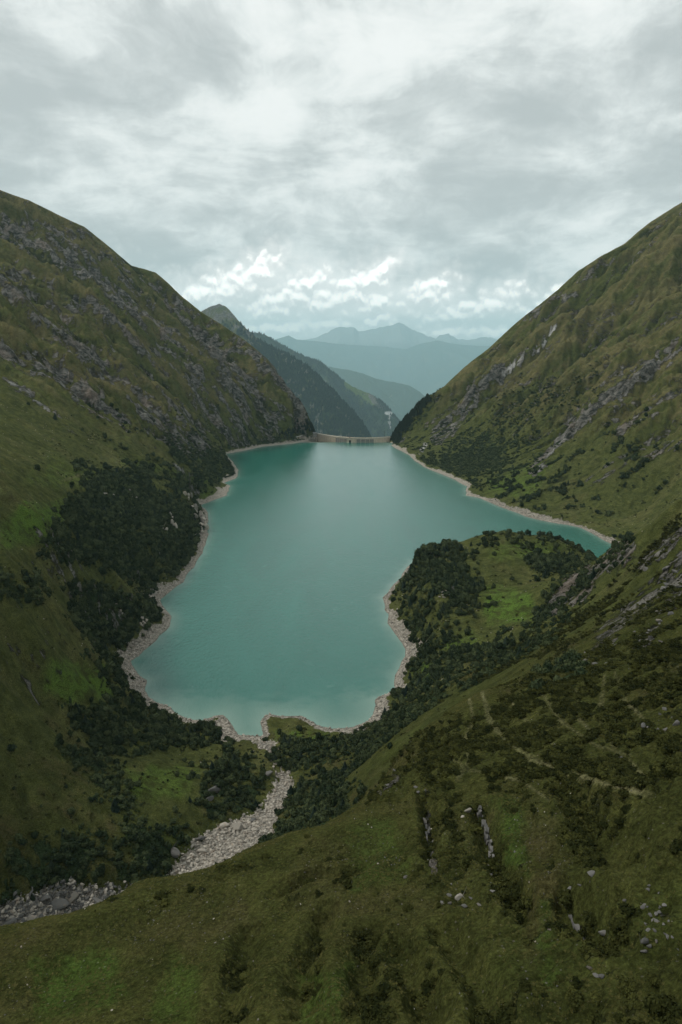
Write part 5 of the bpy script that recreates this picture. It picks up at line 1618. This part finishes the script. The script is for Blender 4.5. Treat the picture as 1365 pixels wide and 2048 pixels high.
# crag stones on the steep right slope
for cu, cvv, su, sv_, n, lb, gp in [(1190, 1325, 26, 16, 12, 'rock block of the crag at the head of the near tracks', 'rocks of the crag above the tracks'), (1340, 1200, 24, 40, 22, 'rock block of the steep crag at the right edge', 'rocks of the right edge crag'),
                                    (1290, 1270, 30, 18, 14, 'rock block of the small crag on the steep right slope', 'rocks of the small crag'), (1325, 1440, 28, 16, 10, 'stone in the dark stony strip below the right slope', 'stones of the dark stony strip')]:
    for k in range(n):
        u, v = min(cu + random.gauss(0, su), 1362), cvv + random.gauss(0, sv_)
        dd = np.where(VIS & (Rr < 800), (U - u) ** 2 + (V - v) ** 2, 1e12); kk = int(np.argmin(dd))
        p = Vector((X.ravel()[kk], Y.ravel()[kk], Z.ravel()[kk])); s = random.uniform(6, 19) * (p - Vector((0, 0, HCAM))).length / F
        o = place_copy('rock', ROCKG[k % 6], p + Vector((0, 0, .05 * s)), (s, s, s * 1.3), 0, lb, 'rock', gp)
        o.rotation_euler = (random.uniform(-.5, .5), random.uniform(-.5, .5), random.uniform(0, 6.28))

def cliff(pts, n, lo, hi, tall, label, group):
    """pale rock faces that stand out of the wooded bluffs: blocks side by side"""
    for k in range(n):
        t_ = random.random() * (len(pts) - 1); i = int(t_); f = t_ - i
        u = pts[i][0] * (1 - f) + pts[i + 1][0] * f + random.gauss(0, 3); v = pts[i][1] * (1 - f) + pts[i + 1][1] * f + random.gauss(0, 5)
        dd = np.where(VIS & (Rr > 400), (U - u) ** 2 + (V - v) ** 2, 1e12); kk = int(np.argmin(dd))
        p = Vector((X.ravel()[kk], Y.ravel()[kk], Z.ravel()[kk])); q = random.uniform(lo, hi) * (p - Vector((0, 0, HCAM))).length / F
        o = place_copy('rock', ROCKS[k % 7], p + Vector((0, 0, .2 * q * tall)), (q, q * .8, q * tall * random.uniform(.8, 1.5)), 0, label, 'rock', group)
        o.rotation_euler = (random.uniform(-.15, .15), random.uniform(-.15, .15), random.uniform(0, 6.28))


cliff([(388, 1022), (402, 1040), (410, 1062)], 26, 9, 16, 1.9, 'pale rock face block under the wooded headland at the lake', 'rock faces of the headland')
cliff([(342, 1040), (350, 1062)], 8, 7, 12, 2.0, 'pale rock face block in the woods left of the headland', 'rock faces in the woods left of the headland')
cliff([(324, 1050), (332, 1068)], 6, 6, 10, 2.0, 'narrow rock face block in the middle of the woods', 'narrow rock faces in the middle of the woods')
cliff([(205, 985), (235, 998), (262, 992), (300, 1010)], 18, 6, 11, 1.3, 'rock block in the band near the top of the wooded bluff', 'rock band near the top of the bluff')
cliff([(285, 1232), (296, 1240), (278, 1250)], 10, 6, 12, 1.5, 'pale rock block low on the second wooded bluff', 'rock faces low on the second bluff')
cliff([(228, 1208), (250, 1222), (262, 1230)], 10, 5, 9, 1.5, 'grey rock block high on the second wooded bluff', 'rock faces high on the second bluff')
cliff([(372, 990), (384, 1000)], 7, 6, 11, 1.8, 'rock block behind the small beach', 'rock faces behind the small beach')
cliff([(870, 1200), (900, 1182)], 8, 6, 11, .9, 'brown rock slab on the steep side of the promontory', 'rock slabs on the side of the promontory')


def tuft_bm(seed):
    rg = random.Random(seed); bm = bmesh.new()
    for k in range(34):
        a = rg.uniform(0, 6.28); r = rg.uniform(0, .35); l = rg.uniform(.5, 1.0); b_ = rg.uniform(.6, 2.2)
        c = Vector((r * math.cos(a), r * math.sin(a), 0)); d = Vector((math.cos(a) * b_, math.sin(a) * b_, 1)).normalized() * l
        sd_ = Vector((-math.sin(a), math.cos(a), 0)) * .06
        bm.faces.new([bm.verts.new(c - sd_), bm.verts.new(c + sd_), bm.verts.new(c + d)])
    return bm


M_TUFT = leaf_mat('grass_blades', (0.050, 0.054, 0.016), (0.115, 0.108, 0.036))
TUFT = [proto_mesh('tuft_blades', tuft_bm(300 + k), M_TUFT) for k in range(4)]
tm = VIS * (Rr < 330) * (Z > 150) * (path < .3) * (0.25 + sstep(nC + nB * .6, -.2, .3)) * np.interp(Rr, [60, 150, 330], [1, .7, .25])
idx = sample(tm, 34000); pt, it, jt = at(idx)
q = RNG.uniform(.10, .30, len(idx)) * np.interp(Rr[it, jt], [60, 330], [1, 1.8])
scatter('grass', pt, np.stack([q * 1.2, q * 1.2, q * .8], 1), rotz(len(idx), .2), TUFT, 'short tufted grass covering the near hillside', 'grass')

# among look-alikes, name those that their place in the row singles out
ORD = ['first', 'second', 'third', 'fourth', 'fifth', 'sixth', 'seventh', 'eighth', 'ninth', 'tenth', 'eleventh', 'twelfth']
same = {}
for o in COL.objects:
    if o.parent is None and 'label' in o and o.get('kind') != 'stuff':
        same.setdefault(o['label'], []).append(o)
for lb, os_ in same.items():
    if len(os_) < 2 or len(lb.split()) > 12: continue
    pr = {o.name: proj(np.array([o.location.x]), np.array([o.location.y]), np.array([o.location.z])) for o in os_}
    lr = sorted(os_, key=lambda o: float(pr[o.name][0][0]))
    if len(lr) <= 12:
        for k, o in enumerate(lr): o['label'] = lb + (', leftmost one' if k == 0 else ', rightmost one' if k == len(lr) - 1 else ', %s from the left' % ORD[k])
    else:
        ud = sorted(os_, key=lambda o: float(pr[o.name][1][0]))
        lr[0]['label'] = lb + ', leftmost one'; lr[-1]['label'] = lb + ', rightmost one'
        for o, wd in ((ud[0], ', uppermost one'), (ud[-1], ', lowest one')):
            if o not in (lr[0], lr[-1]): o['label'] = lb + wd

# ------------------------------------------------------------------ air
def haze():
    bm = bmesh.new()
    box(bm, -46000, 46000, -3500, 93000, -3203, 3900)
    me = bpy.data.meshes.new('haze'); bm.to_mesh(me); bm.free()
    m = bpy.data.materials.new('air'); m.use_nodes = True
    t = NT(m.node_tree)
    v = t.n('ShaderNodeVolumePrincipled')
    v.inputs['Color'].default_value = (0.62, 0.91, 1.0, 1)
    v.inputs['Density'].default_value = 2.1e-5
    v.inputs['Anisotropy'].default_value = 0.1
    o_ = t.n('ShaderNodeOutputMaterial'); t.t.links.new(v.outputs[0], o_.inputs['Volume'])
    me.materials.append(m)
    o = bpy.data.objects.new('haze', me); COL.objects.link(o)
    tag(o, 'pale blue haze filling the valley air towards the far ranges', 'haze', kind='stuff')
haze()
